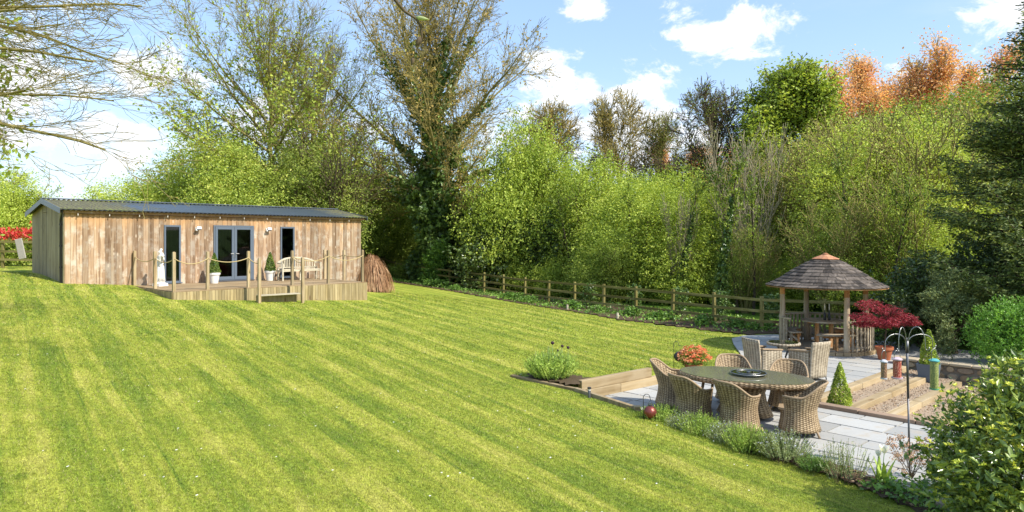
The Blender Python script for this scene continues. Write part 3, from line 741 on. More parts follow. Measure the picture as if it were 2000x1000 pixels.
for (x0, x1, z0, z1, k) in OPEN:
    if k == 'window':
        wo = glazing(x0 + .004, x1 - .004, z0 + .004, z1 - .004, .06).obj('window', MT['frame_grey'], cabin, bev=.004)
        MB().box(((x0 + x1) / 2, .0, (z0 + z1) / 2), (x1 - x0 - .12, .008, z1 - z0 - .12)).obj('pane', MT['window_glass'], wo)
        MB().box(((x0 + x1) / 2, -.055, z0 + .0), (x1 - x0 + .06, .12, .03)).obj('sill', MT['frame_grey'], wo)
    else:
        fr = glazing(x0 + .004, x1 - .004, z0 + .004, z1 - .004, .05).obj('door_frame', MT['frame_grey'], cabin, bev=.004)
        MB().box(((x0 + x1) / 2, -.07, z0 + .02), (x1 - x0, .10, .035)).obj('threshold', MT['bolt_metal'], fr)
        xm = (x0 + x1) / 2
        for sgn in (-1, 1):
            xa, xb = (x0 + .058, xm - .003) if sgn < 0 else (xm + .003, x1 - .058)
            lf = MB(); za, zb = z0 + .06, z1 - .06; yy = -.03; fw = .095
            lf.box((xa + fw / 2, yy, (za + zb) / 2), (fw, .06, zb - za)).box((xb - fw / 2, yy, (za + zb) / 2), (fw, .06, zb - za))
            lf.box(((xa + xb) / 2, yy, zb - fw / 2), (xb - xa - 2 * fw, .06, fw)).box(((xa + xb) / 2, yy, za + .06), (xb - xa - 2 * fw, .06, .12))
            d_ = lf.obj('door', MT['frame_grey'], cabin, bev=.004)
            MB().box(((xa + xb) / 2, yy + .01, (za + zb) / 2), (xb - xa - .18, .008, zb - za - .2)).obj('pane', MT['window_glass'], d_)
            h = MB(); hx = xm + sgn * .05
            h.box((hx, yy - .035, 2.55), (.028, .012, .2)).tube([(hx, yy - .04, 2.6), (hx, yy - .075, 2.6), (hx + sgn * .11, yy - .075, 2.6)], .010, 6)
            h.obj('handle', MT['steel'], d_, auto=40)
for xl in (4.19, 6.91):                                # wall lights: bracket plate, arm and angled lens
    l = MB(); l.box((xl, -.03, 3.54), (.10, .04, .10)); l.tube([(xl, -.05, 3.55), (xl - .0, -.13, 3.56)], .02, 8)
    l.box((xl + .03, -.16, 3.56), (.16, .09, .09), rx=-.35); l.lathe([(.03, -.035), (.045, 0), (.03, .03)], (xl - .05, -.14, 3.49), 10)
    lo = l.obj('wall_lamp', MT['white_lamp'], cabin, bev=.006)
    MB().box((xl + .03, -.175, 3.505), (.13, .07, .012), rx=-.35).obj('lamp_lens', MT['lead_grey'], lo)
bm_ = MB().lathe([(.0, -.10), (.022, -.09), (.03, -.06), (.02, -.03), (.016, 0), (.016, .03), (0, .032)], (0, 0, 0), 10).mesh('light_bulb', True)
xb = .35
for i in range(12):
    part('light_bulb', bm_, MT['white_bulb'], cabin, (xb, -.14, 3.98), scale=.62); xb += .93
cbm = MB(); 
for i in range(11):
    a = .35 + .93 * i; cbm.tube([(a, -.14, 4.0), (a + .465, -.14, 3.985), (a + .93, -.14, 4.0)], .006, 4)
cbm.obj('light_cable', MT['black_plastic'], cabin)
# ------------------------------------------------------------------ deck
deck = thing('timber_deck', 'raised timber deck with rope slung posts in front of the cabin', 'deck', (*CO, 0), CA)
DX0, DX1, DY, DT = 2.0, 9.0, -3.9, 1.54
bmx = MB().box((0, 0, 0), (DX1 - DX0, .142, .028)).mesh('deck_board')
n = 26
for i in range(n):
    part('deck_board', bmx, MT['deck_wood'], deck, ((DX0 + DX1) / 2, DY + .075 + (3.85 / n) * i, DT - .014 + rr.uniform(-.002, .002)))
skm = MB().box((0, 0, 0), (.092, .02, .92)).mesh('skirt_board')
n = int((DX1 - DX0) / .098)
for i in range(n):
    part('skirt_board', skm, MT['skirt_wood'], deck, (DX0 + .05 + i * (DX1 - DX0 - .1) / (n - 1), DY - .012 + rr.uniform(-.003, .003), DT - .49))
for i in range(38):
    part('skirt_board', skm, MT['skirt_wood'], deck, (DX0 - .012, DY + .06 + i * .1, DT - .49), rot=(0, 0, PI / 2))
    part('skirt_board', skm, MT['skirt_wood'], deck, (DX1 + .012, DY + .06 + i * .1, DT - .49), rot=(0, 0, PI / 2))
MB().box(((DX0 + DX1) / 2, (DY - .03) / 2, DT - .5), (DX1 - DX0 - .1, -DY - .1, .9)).obj('sub_frame', MT['bark_dark'], deck)
def post(x, y, z0, z1, parent=deck):
    o = MB().box((0, 0, (z1 - z0) / 2), (.088, .088, z1 - z0)).box((0, 0, z1 - z0 + .008), (.062, .062, .016)).obj('post', MT['post_wood'], parent, loc=(x, y, z0), bev=.004)
    return o
yF = DY + .08
fx = [DX0 + .06, DX0 + 1.08, DX0 + 2.42, DX0 + 3.99, DX0 + 5.40, DX0 + 6.85]
for x_ in fx: post(x_, yF, .95, DT + 1.2)
for y_ in (-.12, -2.15): post(DX0 + .06, y_, DT - .1, DT + 1.2)
for y_ in (-1.0, -2.45): post(DX1 - .1, y_, DT - .1, DT + 1.18)
SX = (4.42, 5.95); SY = DY - .72
for x_ in SX: post(x_, SY, .8, 2.52)
def rope(p, q, sag):
    pts = []
    for i in range(11):
        s_ = i / 10; pts.append((p[0] + (q[0] - p[0]) * s_, p[1] + (q[1] - p[1]) * s_, p[2] + (q[2] - p[2]) * s_ - sag * 4 * s_ * (1 - s_)))
    MB().tube(pts, .015, 6).obj('rope', MT['rope'], deck, smooth=True)
RZ = DT + 1.0
for i in range(5):
    if i == 2: continue
    rope((fx[i], yF - .05, RZ), (fx[i + 1], yF - .05, RZ), .17 if i != 1 else .14)
rope((fx[0], yF, RZ), (fx[0] - .01, -2.15, RZ), .14); rope((fx[0], -2.15, RZ), (fx[0], -.12, RZ), .14)
rope((fx[5], yF, RZ), (DX1 - .1, -2.45, RZ), .06); rope((DX1 - .1, -2.45, RZ), (DX1 - .1, -1.0, RZ), .1)
rope((fx[2], yF, RZ), (SX[0], SY, 2.36), .06); rope((fx[3], yF, RZ), (SX[1], SY, 2.36), .08)
rope((fx[2], yF, RZ - .05), (fx[2] + .02, yF - .06, RZ - .5), .0)
MB().box(((SX[0] + SX[1]) / 2, SY + .18, 1.30), (SX[1] - SX[0] - .09, .30, .035)).obj('step_tread', MT['bench_wood'], deck, bev=.004)
MB().box(((SX[0] + SX[1]) / 2, SY + .33, 1.1), (SX[1] - SX[0] - .09, .02, .38)).obj('step_riser', MT['skirt_wood'], deck)
# ------------------------------------------------------------------ fences
fpost = MB().box((0, 0, .62), (.10, .10, 1.24)).mesh('fence_post')
frail = MB().box((0, 0, 0), (4.19, .036, .095)).mesh('rail')
def run(fence, P, Q, spacing, hts=(.32, .68, 1.06), ph=1.18, faceside=-1):
    L = math.hypot(Q[0] - P[0], Q[1] - P[1]); n = round(L / spacing); a = math.atan2(Q[1] - P[1], Q[0] - P[0])
    dx, dy = (Q[0] - P[0]) / n, (Q[1] - P[1]) / n; nxn, nyn = -math.sin(a) * faceside, math.cos(a) * faceside
    fx_, fy_ = fence.location.x, fence.location.y
    pts = [(P[0] + dx * i, P[1] + dy * i) for i in range(n + 1)]
    for i, (x_, y_) in enumerate(pts):
        part('post', fpost, MT['fence_post_wood'], fence, (x_ - fx_, y_ - fy_, hz(x_, y_) - .06 + rr.uniform(-.02, .02)), (rr.uniform(-.02, .02), rr.uniform(-.02, .02), a))
    s = math.hypot(dx, dy)
    for i in range(0, n, 2):
        j = min(i + 2, n)
        (x0, y0), (x1, y1) = pts[i], pts[j]; z0, z1 = hz(x0, y0), hz(x1, y1)
        for k, h_ in enumerate(hts):
            o = part('rail', frail, MT['fence_wood'], fence, ((x0 + x1) / 2 - fx_ + nxn * .07, (y0 + y1) / 2 - fy_ + nyn * .07, (z0 + z1) / 2 + h_ + rr.uniform(-.015, .015)),
                     (0, -math.atan2(z1 - z0 + rr.uniform(-.02, .02), s * (j - i)), a))
            o.scale = (s * (j - i) / 4.2, 1, 1)
fence = thing('paddock_fence', 'long mossy three rail timber fence between the lawn and the wood', 'fence', (*fp(0), 0))
run(fence, fp(35), fp(0), 2.1, faceside=-1)
run(fence, fp(0), (15.6, 20.3), 2.1, faceside=-1)
fence2 = thing('paddock_fence', 'short rail fence before the red leaved hedge by the cabin gable', 'fence', (-29, 29.2, 0))
run(fence2, (-31, 30.4), (-20.0, 29.4), 1.9, (.35, .72, 1.12), faceside=-1)
# ------------------------------------------------------------------ plant builders
def nrm(a): return a / np.maximum(np.linalg.norm(a, axis=-1, keepdims=True), 1e-9)
def leaves(P, size, seed, up=.6, asp=.55, along=None, var=.4):
    """one folded diamond per leaf, centre P"""
    r = np.random.RandomState(seed); m = len(P)
    nml = nrm(r.normal(size=(m, 3)) + np.array([0, 0, up]))
    a = r.normal(size=(m, 3)) if along is None else along + .45 * r.normal(size=(m, 3))
    a = nrm(a - nml * (a * nml).sum(-1, keepdims=True)); b = np.cross(nml, a)
    s = size * (1 - var + 2 * var * r.rand(m, 1))
    Vq = np.stack([P - a * s, P + b * s * asp + nml * s * .12, P + a * s, P - b * s * asp + nml * s * .12], 1)
    return Vq.reshape(-1, 3)
def quads(V): return np.arange(len(V)).reshape(-1, 4)
def leaf_mesh(name, Vl):
    Vl = np.concatenate(Vl) if isinstance(Vl, list) else Vl
    return np_mesh(name, Vl, quads(Vl), False)
def tubes(P0, P1, R0, R1, k):
    P0, P1, R0, R1 = (np.asarray(a, float) for a in (P0, P1, R0, R1)); m = len(P0)
    d = nrm(P1 - P0); ref = np.where(np.abs(d[:, 2:3]) > .9, np.array([[1., 0, 0]]), np.array([[0, 0, 1.]]))
    a = nrm(np.cross(d, ref)); b = np.cross(d, a); th = np.arange(k) * 2 * PI / k
    ring = a[:, None] * np.cos(th)[None, :, None] + b[:, None] * np.sin(th)[None, :, None]
    Vv = np.stack([P0[:, None] + ring * R0[:, None, None], P1[:, None] + ring * R1[:, None, None]], 1)
    j = np.arange(k); fq = np.stack([j, (j + 1) % k, k + (j + 1) % k, k + j], -1)
    return Vv.reshape(-1, 3), (fq[None] + (np.arange(m) * 2 * k)[:, None, None]).reshape(-1, 4)
def wood_mesh(name, segs, thick=.05):
    P0 = np.array([s[0] for s in segs]); P1 = np.array([s[1] for s in segs]); R0 = np.array([s[2] for s in segs]); R1 = np.array([s[3] for s in segs])
    Vs, Fs, off = [], [], 0
    for msk, k in ((R0 >= thick, 7), ((R0 < thick) & (R0 >= thick * .35), 4), (R0 < thick * .35, 3)):
        if msk.any():
            v, f = tubes(P0[msk], P1[msk], R0[msk], R1[msk], k); Vs.append(v); Fs.append(f + off); off += len(v)
    return np_mesh(name, np.concatenate(Vs), np.concatenate(Fs))
def grow(seed, L, n, ang, gn, up, seg, r0, start, rr_=.55, rmin=.01, lean=(0, 0, 1), shp=None, base=(0, 0, 0), taper=.75, flat=0.0, az0=None, tipfac=.5):
    """branching skeleton; returns segments (p0, p1, r0, r1, level)"""
    rnd = random.Random(seed); out = []
    N = rnd.gauss
    def br(p, d, ln, r, lev):
        ns = seg[lev]; last = lev == len(L) - 1; st = start[lev] if lev < len(start) else .2
        acc = rnd.random(); per = (n[lev] / (ns * (1 - st))) if not last else 0
        gl, ul = gn[lev], up[lev]; sl = ln / ns
        az = rnd.random() * 6.28
        for i in range(ns):
            d = Vector((d.x + N(0, gl), d.y + N(0, gl), d.z + N(0, gl) * (1 - flat) + ul / ns)); d.normalize()
            q = p + d * sl; ra = max(rmin, r * (1 - taper * i / ns)); rb = max(rmin, r * (1 - taper * (i + 1) / ns))
            out.append((tuple(p), tuple(q), ra, rb, lev))
            t1 = (i + 1) / ns
            if not last and t1 > st:
                acc += per
                while acc >= 1:
                    acc -= 1; az += 2.4 + N(0, .5)
                    tt = rnd.random(); bp = p.lerp(q, tt); f = max(0, min(1, (i + tt) / ns))
                    a_ = ang[lev] * (1 + N(0, .18)) * (1 - .25 * f)
                    x = d.cross(Vector((.3, .2, 1))); 
                    if x.length < .05: x = Vector((1, 0, 0))
                    x.normalize(); y = d.cross(x)
                    nd = d * math.cos(a_) + (x * math.cos(az) + y * math.sin(az)) * math.sin(a_)
                    if flat: nd.z *= (1 - flat * .7); nd.normalize()
                    k = shp(f) if (shp and lev == 0) else (1 - tipfac * f)
                    br(bp, nd, L[lev + 1] * k * rnd.uniform(.7, 1.2), max(rmin, ra * rr_ * rnd.uniform(.8, 1.1) * (k ** .5 if lev == 0 else 1)), lev + 1)
            p = q
    br(Vector(base), Vector(lean).normalized(), L[0], r0, 0)
    return out
def pts_on(segs, levs, n, spread, seed, zmin=None):
    sel = [s for s in segs if s[4] in levs]; r = np.random.RandomState(seed)
    P0 = np.array([s[0] for s in sel]); P1 = np.array([s[1] for s in sel]); w_ = np.linalg.norm(P1 - P0, axis=1)
    i = r.choice(len(sel), n, p=w_ / w_.sum()); t_ = r.rand(n, 1)
    P = P0[i] + (P1[i] - P0[i]) * t_ + r.normal(size=(n, 3)) * spread
    return P, nrm(P1[i] - P0[i])
def lobe_pts(lobes, n, seed, shell=.55, spray=8, slen=.35, droop=-.15, flat=1.0, amp=.25):
    """points gathered in short sprays over the outer part of a few uneven lobes"""
    r = np.random.RandomState(seed); vol = np.array([(l[3] * l[4] * l[5]) ** (2 / 3) for l in lobes]); ns = n // spray
    i = r.choice(len(lobes), ns, p=vol / vol.sum()); Lb = np.array(lobes)[i]
    u = nrm(r.normal(size=(ns, 3))); rad = (shell + (1 - shell) * r.rand(ns, 1) ** .6)
    rad = rad * (1 + amp * np.sin(u[:, :1] * 5 + i[:, None]) * np.cos(u[:, 2:3] * 6 + i[:, None] * 2) + .12 * r.normal(size=(ns, 1)))
    C = Lb[:, :3] + u * rad * Lb[:, 3:6]
    dr = nrm(u + r.normal(size=(ns, 3)) * .5 + np.array([0, 0, droop])); dr[:, 2] *= flat
    t_ = r.rand(ns, spray, 1)
    P = C[:, None] + dr[:, None] * t_ * slen + r.normal(size=(ns, spray, 3)) * slen * .16
    return P.reshape(-1, 3), np.repeat(dr[:, None], spray, 1).reshape(-1, 3)
def tree(name, label, cat, loc, wood, crown, group=None, rz=0.0, wmat='bark', cmat='leaf_mid', cname='crown', scale=None):
    t_ = thing(name, label, cat, loc, rz, group)
    if wood is not None: part('trunk', wood, MT[wmat], t_)
    if crown is not None: part(cname, crown, MT[cmat], t_)
    if scale is not None: t_.scale = scale if isinstance(scale, (tuple, list)) else (scale,) * 3
    return t_
def at_px(px, d, dz=0.0): x = Wd(px, d); return (x, d, hz(x, d) + dz)

def fan(seed, nl, zb, trunk_z, r0, lr, cz, rx, rz_, L2, L3, L4, nn, th=(.10, 1.5), rl=.13, up=.12, rmin=.009, zpow=1.0):
    """upright trunk with ascending limbs that end on an egg shaped crown"""
    rnd = random.Random(seed); out = []; p = Vector((0, 0, -.3)); N_ = 12; core = [p.copy()]
    for i in range(N_):
        f = i / N_; q = Vector((.10 * math.sin(i * .8 + seed), .10 * math.cos(i * .7), (i + 1) * trunk_z / N_)); out.append((tuple(p), tuple(q), r0 * (1 - .8 * f), r0 * (1 - .8 * (i + 1) / N_), 0)); p = q; core.append(p.copy())
    for i in range(nl):
        f = (i + .5) / nl; z = zb + (trunk_z * .97 - zb) * f ** zpow; a = 2.4 * i + rnd.uniform(-.3, .3)
        t_ = th[1] + (th[0] - th[1]) * f + rnd.uniform(-.12, .12)
        dr = Vector((math.cos(a) * math.sin(t_), math.sin(a) * math.sin(t_), math.cos(t_)))
        A_ = (dr.x ** 2 + dr.y ** 2) / rx ** 2 + dr.z ** 2 / rz_ ** 2; B_ = 2 * dr.z * (z - cz) / rz_ ** 2; C_ = (z - cz) ** 2 / rz_ ** 2 - 1
        D_ = B_ * B_ - 4 * A_ * C_
        L_ = (-B_ + math.sqrt(max(D_, 0))) / (2 * A_) if D_ > 0 else rx * .5
        L_ = max(1.5, L_ * rnd.uniform(.86, 1.06)); k = (L_ / rx)
        x0 = np.interp(z, [c_.z for c_ in core], [c_.x for c_ in core]); y0 = np.interp(z, [c_.z for c_ in core], [c_.y for c_ in core])
        out += grow(seed * 50 + i, [L_, L2 * k ** .5, L3, L4], nn, [.62, .58, .55], [.065, .13, .18, .22], [up * (1.5 if t_ > .8 else .4), .35, .2, .12], [12, 6, 4, 2], rl * k * (1 - .4 * f), [.16, .12, .1], .55, rmin, lean=dr, base=(x0, y0, z), tipfac=.45)
        n0 = 0
    return [(s[0], s[1], s[2], s[3], s[4]) if j < N_ else (s[0], s[1], s[2], s[3], s[4] + 1) for j, s in enumerate(out)]
# ================================================================== the wood
# -- tall field maple behind the cabin
sg = fan(11, 19, 4.6, 11.0, .27, .1, 10.0, 6.4, 6.6, 3.2, 1.5, .75, [11, 6, 4], (.06, 1.42), .095, .12)
P, A = pts_on(sg, (3, 4), 24000, .16, 1); k = np.argsort(P[:, 2] + 3.5 * np.random.RandomState(1).normal(size=len(P)))[:11000]; P = P[k]
maple_w = wood_mesh('trunk', sg); maple_c = leaf_mesh('crown', leaves(P, .105, 2, .8))
tree('maple_tree', 'tall airy maple in young yellow green leaf behind the middle of the cabin roof', 'tree', at_px(530, 41), maple_w, maple_c, None, 0, 'bark_lichen', 'leaf_maple', scale=(1.0, 1.0, .95))
tree('maple_tree', 'slimmer airy maple half hidden between the tall maple and the ivy covered tree', 'tree', at_px(615, 45), maple_w, maple_c, None, 2.1, 'bark_lichen', 'leaf_maple', scale=(.74, .74, .86))
# -- ivy clad ash, bare boughs
sg = fan(23, 27, 4.4, 14.5, .52, .1, 11.6, 8.8, 8.9, 3.7, 2.0, .95, [11, 6, 4], (.05, 1.52), .15, .08, .0105, 1.0)
P, A = pts_on(sg, (3, 4), 14500, .10, 3)
ash_w = wood_mesh('trunk', sg, .06)
r = np.random.RandomState(5)
ash_c = leaf_mesh('crown', leaves(P, .085, 4, .3))
lev0 = [s for s in sg if s[4] == 0]
n = 14000; z = 15.5 * r.rand(n) ** 1.25; th = r.rand(n) * 2 * PI
core = np.array([s[0] for s in lev0] + [lev0[-1][1]]); cx_ = np.interp(z, core[:, 2], core[:, 0]); cy_ = np.interp(z, core[:, 2], core[:, 1])
rad = (1.35 + .45 * np.sin(z * 2.1 + 2 * th) + .3 * np.sin(z * .9 + 3 * th)) * np.clip(1.12 - z / 15, .22, 1) * (.55 + .45 * r.rand(n))
P1_ = np.stack([cx_ + rad * np.cos(th), cy_ + rad * np.sin(th), z], -1)
P2_, _ = pts_on([s for s in sg if s[4] == 1 and math.hypot(s[0][0], s[0][1]) < 3.4 and s[2] > .06], (1,), 8500, .20, 8)
P3_, _ = lobe_pts([(0, -.3, 5.2, 1.7, 1.7, 1.5), (-1.4, 0, 6.6, 1.5, 1.2, .7), (.8, -.2, 2.6, 1.4, 1.4, 2.4), (.6, 0, 9.5, 1.3, 1.2, 1.6), (1.5, 0, 8.2, 1.2, 1.1, .7)], 7000, 9)
ivy_c = leaf_mesh('ivy', leaves(np.concatenate([P1_, P2_, P3_]), .135, 6, .2, .7))
ash = tree('ash_tree', 'huge spreading tree with bare budding boughs and a trunk thick with dark ivy', 'tree', at_px(848, 46.5, -.2), ash_w, ash_c, None, .6, 'bark_lichen', 'leaf_bud')
part('ivy', ivy_c, MT['leaf_ivy'], ash)
# -- shared kinds for the rest of the wood
def bushy(seed, lobes, n, ls, stems, H_, spray=9, slen=.6, droop=-.25, rm=.012):
    sg = []
    rnd = random.Random(seed)
    for i in range(stems):
        a = rnd.random() * 6.28
        sg += grow(seed * 31 + i, [H_ * rnd.uniform(.75, 1.0), H_ * .38, H_ * .17], [8, 5], [.6, .6], [.05, .10, .15], [.1, .3, .1], [9, 5, 3], .028 * H_ ** .7 * rnd.uniform(.6, 1.1), [.2, .15], .5, rm,
                   lean=(math.cos(a) * rnd.uniform(.1, .5), math.sin(a) * rnd.uniform(.1, .5), 1), base=(math.cos(a) * .3, math.sin(a) * .3, 0))
    P, A = lobe_pts(lobes, n, seed, .45, spray, slen, droop)
    P2, A2 = pts_on(sg, (2,), n // 4, .12, seed + 1)
    return wood_mesh('trunk', sg), leaf_mesh('crown', [leaves(P, ls, seed, .5, .55, A), leaves(P2, ls, seed + 2, .5)])
haw_w, haw_c = bushy(5, [(0, 0, 3.4, 2.9, 2.6, 2.3), (-1.6, .3, 2.2, 2.0, 2.0, 1.9), (1.8, 0, 2.6, 2.0, 2.0, 2.0), (.3, -.8, 5.2, 1.7, 1.7, 1.6), (-.9, -.4, 1.2, 1.9, 1.9, 1.2)], 42000, .056, 6, 5.8)
haz_w, haz_c = bushy(8, [(0, 0, 4.6, 2.5, 2.5, 2.7), (1.5, .2, 3.2, 2.0, 2.0, 2.1), (-1.6, 0, 3.0, 2.0, 2.0, 2.0), (.2, 0, 7.0, 1.6, 1.6, 1.7), (-1.0, 0, 5.8, 1.4, 1.4, 1.5), (1.3, 0, 5.6, 1.4, 1.4, 1.6)], 21000, .056, 15, 8.4, 8, .55, .1, .017)
low_w, low_c = bushy(13, [(0, 0, 1.3, 1.7, 1.5, 1.2), (1.2, 0, .9, 1.2, 1.2, 1.0), (-1.2, .1, 1.0, 1.2, 1.2, 1.0)], 14000, .05, 4, 2.2, 8, .4)
drk_w, drk_c = bushy(17, [(0, 0, 2.4, 2.2, 2.0, 2.2), (1.7, 0, 1.6, 1.7, 1.7, 1.6), (-1.7, 0, 1.7, 1.7, 1.7, 1.7), (0, 0, 3.9, 1.3, 1.3, 1.2)], 17000, .085, 4, 4.6, 6, .3, 0)
sg = grow(31, [8.5, 4.6, 2.4, 1.3, .7], [13, 7, 6, 4], [.85, .65, .6, .6], [.05, .13, .17, .2, .22], [.0, .35, .2, .1, .1], [10, 7, 5, 4, 2], .24, [.32, .2, .15, .15], .55, .014, shp=lambda f: 1.1 - .5 * f)
oak_w = wood_mesh('trunk', sg); P, A = pts_on(sg, (3, 4), 3800, .06, 4); oak_c = leaf_mesh('crown', leaves(P, .075, 5, .3))
P, A = pts_on(sg, (2, 3, 4), 34000, .22, 14); rnd_c = leaf_mesh('crown', leaves(P, .09, 15, .8))
sg = []
for i in range(7):
    a = i * .9; sg += grow(200 + i, [5.6, 2.0, .9], [12, 5], [.42, .45], [.03, .06, .1], [.05, .5, .3], [9, 5, 3], .055, [.15, .1], .5, .012, lean=(math.cos(a) * .22, math.sin(a) * .22, 1), base=(math.cos(a) * .25, math.sin(a) * .25, 0))
pale_w = wood_mesh('trunk', sg, .03)
sg = []
for i in range(6):
    a = i * 1.05; sg += grow(300 + i, [12.5, 3.2, 1.5, .8], [20, 6, 4], [.38, .4, .45], [.02, .05, .1, .15], [.05, .6, .4, .2], [10, 5, 4, 2], .12, [.2, .15, .1], .45, .014, lean=(math.cos(a) * .20, math.sin(a) * .2, 1), base=(math.cos(a) * 1.2, math.sin(a) * 1.2, 0))
cop_w = wood_mesh('trunk', sg); P, A = pts_on(sg, (1, 2, 3), 44000, .36, 7); cop_c = leaf_mesh('crown', leaves(P, .085, 8, .3))
sg = grow(51, [6.5, 1.6, .8], [9, 4], [.7, .6], [.035, .1, .15], [.05, .3, .2], [9, 5, 3], .095, [.45, .1], .4, .012)
thin_w = wood_mesh('trunk', sg); P, A = pts_on(sg, (1, 2), 700, .06, 7); thin_c = leaf_mesh('crown', leaves(P, .07, 8, .3))
r = np.random.RandomState(2); n = 1800; z = 5.0 * r.rand(n) ** 1.1; th = r.rand(n) * 6.28; core = np.array([s[0] for s in sg if s[4] == 0])
rad = (.10 + .22 * r.rand(n)) * np.clip(1.2 - z / 5.5, .3, 1)
thin_i = leaf_mesh('ivy', leaves(np.stack([np.interp(z, core[:, 2], core[:, 0]) + rad * np.cos(th), np.interp(z, core[:, 2], core[:, 1]) + rad * np.sin(th), z], -1), .07, 3, .2, .7))

G = 'trees and tall shrubs of the wood'
def pl(kind, name, label, cat, px, d, sc, rz, wm, cm, dz=0.0, group=None):
    w_, c_ = kind
    o = tree(name, label, cat, at_px(px, d, dz), w_, c_, group, rz, wm, None, scale=sc) if False else None
    o = thing(name, label, cat, at_px(px, d, dz), rz, group)
    o.scale = sc if isinstance(sc, (tuple, list)) else (sc,) * 3
    for nm, me, mt in (('trunk', w_, wm), ('crown', c_, cm)):
        if me is None: continue
        if not me.materials: me.materials.append(MT[mt])
        ob = part(nm, me, None, o)
        ob.material_slots[0].link = 'OBJECT'; ob.material_slots[0].material = MT[mt]
    return o
HAW, HAZ, LOW, DRK, OAK = (haw_w, haw_c), (haz_w, haz_c), (low_w, low_c), (drk_w, drk_c), (oak_w, oak_c)
RND, PALE, COP, THIN = (oak_w, rnd_c), (pale_w, None), (cop_w, cop_c), (thin_w, thin_c)
# behind the cabin, left to right
pl(HAW, 'hawthorn', 'low loose yellow green bush peeping over the left third of the cabin roof', 'shrub', 235, 37, (1.0, .9, .64), .4, 'bark', 'leaf_yellow')
pl(HAW, 'hawthorn', 'green bush filling the gap over the roof left of the tall maple', 'shrub', 312, 39, (1.0, 1.0, .78), 1.7, 'bark', 'leaf_maple')
pl(HAW, 'hawthorn', 'rounded sunny green bush against the sky at the left foot of the tall maple', 'shrub', 398, 38, (1.1, 1.0, 1.08), 2.9, 'bark', 'leaf_maple')
pl(HAW, 'hawthorn', 'dense green bush right below the trunk of the tall maple', 'shrub', 478, 36.5, (1.0, 1.0, .98), 4.4, 'bark', 'leaf_maple')
pl(HAW, 'hawthorn', 'olive green bush behind the roof between the tall maple and the slimmer one', 'shrub', 560, 39, (1.15, 1.0, 1.02), .9, 'bark', 'leaf_olive')
pl(HAZ, 'hazel', 'twiggy olive thicket behind the right part of the cabin roof', 'shrub', 640, 40, (1.05, 1.0, .90), 2.0, 'bark', 'leaf_olive')
pl(HAZ, 'hazel', 'thin twiggy thicket left of the ivy covered trunk above the end of the roof', 'shrub', 728, 55, (1.3, 1.0, 1.05), 3.3, 'bark', 'leaf_olive')
pl(DRK, 'dark_shrub', 'dark evergreen bush close behind the right end of the cabin', 'shrub', 722, 58, (1.0, 1, 1.1), 1.0, 'bark_dark', 'leaf_dark')
pl(LOW, 'low_shrub', 'light green spreading bush above the fence just right of the brown grass mound', 'shrub', 782, 57.5, (1.5, 1.2, 1.45), .3, 'bark', 'leaf_mid')
pl(HAW, 'hawthorn', 'shaded bush below the boughs left of the ivy covered trunk', 'shrub', 785, 55, (1.15, 1.0, 1.15), 5.0, 'bark', 'leaf_mid')
pl(DRK, 'holly', 'big dark holly at the foot of the ivy covered tree', 'shrub', 905, 47.0, (1.2, .8, 1.2), 2.2, 'bark_dark', 'leaf_dark')
pl(DRK, 'holly', 'dark glossy holly over the fence below the brightest hawthorn', 'shrub', 985, 43.0, (1.25, .9, 1.15), 4.1, 'bark_dark', 'leaf_dark')
pl(DRK, 'holly', 'dark holly further right, partly behind bright green sprays', 'shrub', 1068, 41.0, (1.1, .8, .95), 5.5, 'bark_dark', 'leaf_dark')
pl(HAW, 'hawthorn', 'tall bright green hawthorn immediately right of the ivy covered tree', 'tree', 1000, 44, (1.28, 1.1, 1.62), 1.2, 'bark', 'leaf_bright')
pl(HAW, 'hawthorn', 'broad bright green hawthorn above the dark hollies', 'tree', 1085, 43, (1.28, 1.1, 1.35), 3.6, 'bark', 'leaf_bright')
pl(OAK, 'bare_tree', 'bare twiggy tree against the white cloud, first one right of the ivy covered tree', 'tree', 1070, 52, (1.1, 1.1, 1.12), 2.2, 'bark_lichen', 'leaf_bud')
pl(OAK, 'bare_tree', 'brown budding tree with upright twigs standing in front of the large white cloud', 'tree', 1215, 50, (.95, .95, 1.12), .3, 'bark_lichen', 'leaf_bud')
pl(OAK, 'bare_oak', 'dark limbed nearly bare oak left of the round green tree', 'tree', 1380, 48, (1.05, 1.05, 1.10), 4.0, 'bark', 'leaf_olive')
pl(OAK, 'bare_tree', 'slim budding tree in the gap between the brown tree and the dark limbed oak', 'tree', 1298, 53, (.8, .8, .98), 1.1, 'bark_lichen', 'leaf_olive')
pl(RND, 'sycamore', 'round full green tree rising above the wood right of the oak', 'tree', 1540, 46, (1.35, 1.2, 1.12), 1.9, 'bark_dark', 'leaf_bright')
pl(COP, 'poplar', 'tall coppery orange tree topping the wood on the right', 'tree', 1800, 56, (1.35, 1.2, 1.0), .2, 'bark_pale', 'leaf_copper')
pl(COP, 'poplar', 'second coppery tree, its top just left of the tallest copper one', 'tree', 1705, 57, (1.3, 1.1, .93), 2.7, 'bark_pale', 'leaf_copper')
pl(COP, 'poplar', 'dull coppery tree glimpsed low between the oak and the pale bare shrub', 'tree', 1352, 58, (.8, .8, .62), 4.7, 'bark', 'leaf_copper')
pl(PALE, 'ash_sapling', 'pale bare many stemmed sapling in front of the round green tree', 'tree', 1460, 32.5, (1.1, 1.0, 1.30), .5, 'bark_pale', 'leaf_mid')
pl(PALE, 'ash_sapling', 'thin pale bare sapling among the bright thicket left of centre of the fence', 'tree', 1325, 33, (.5, .5, .82), 2.5, 'bark_pale', 'leaf_mid')
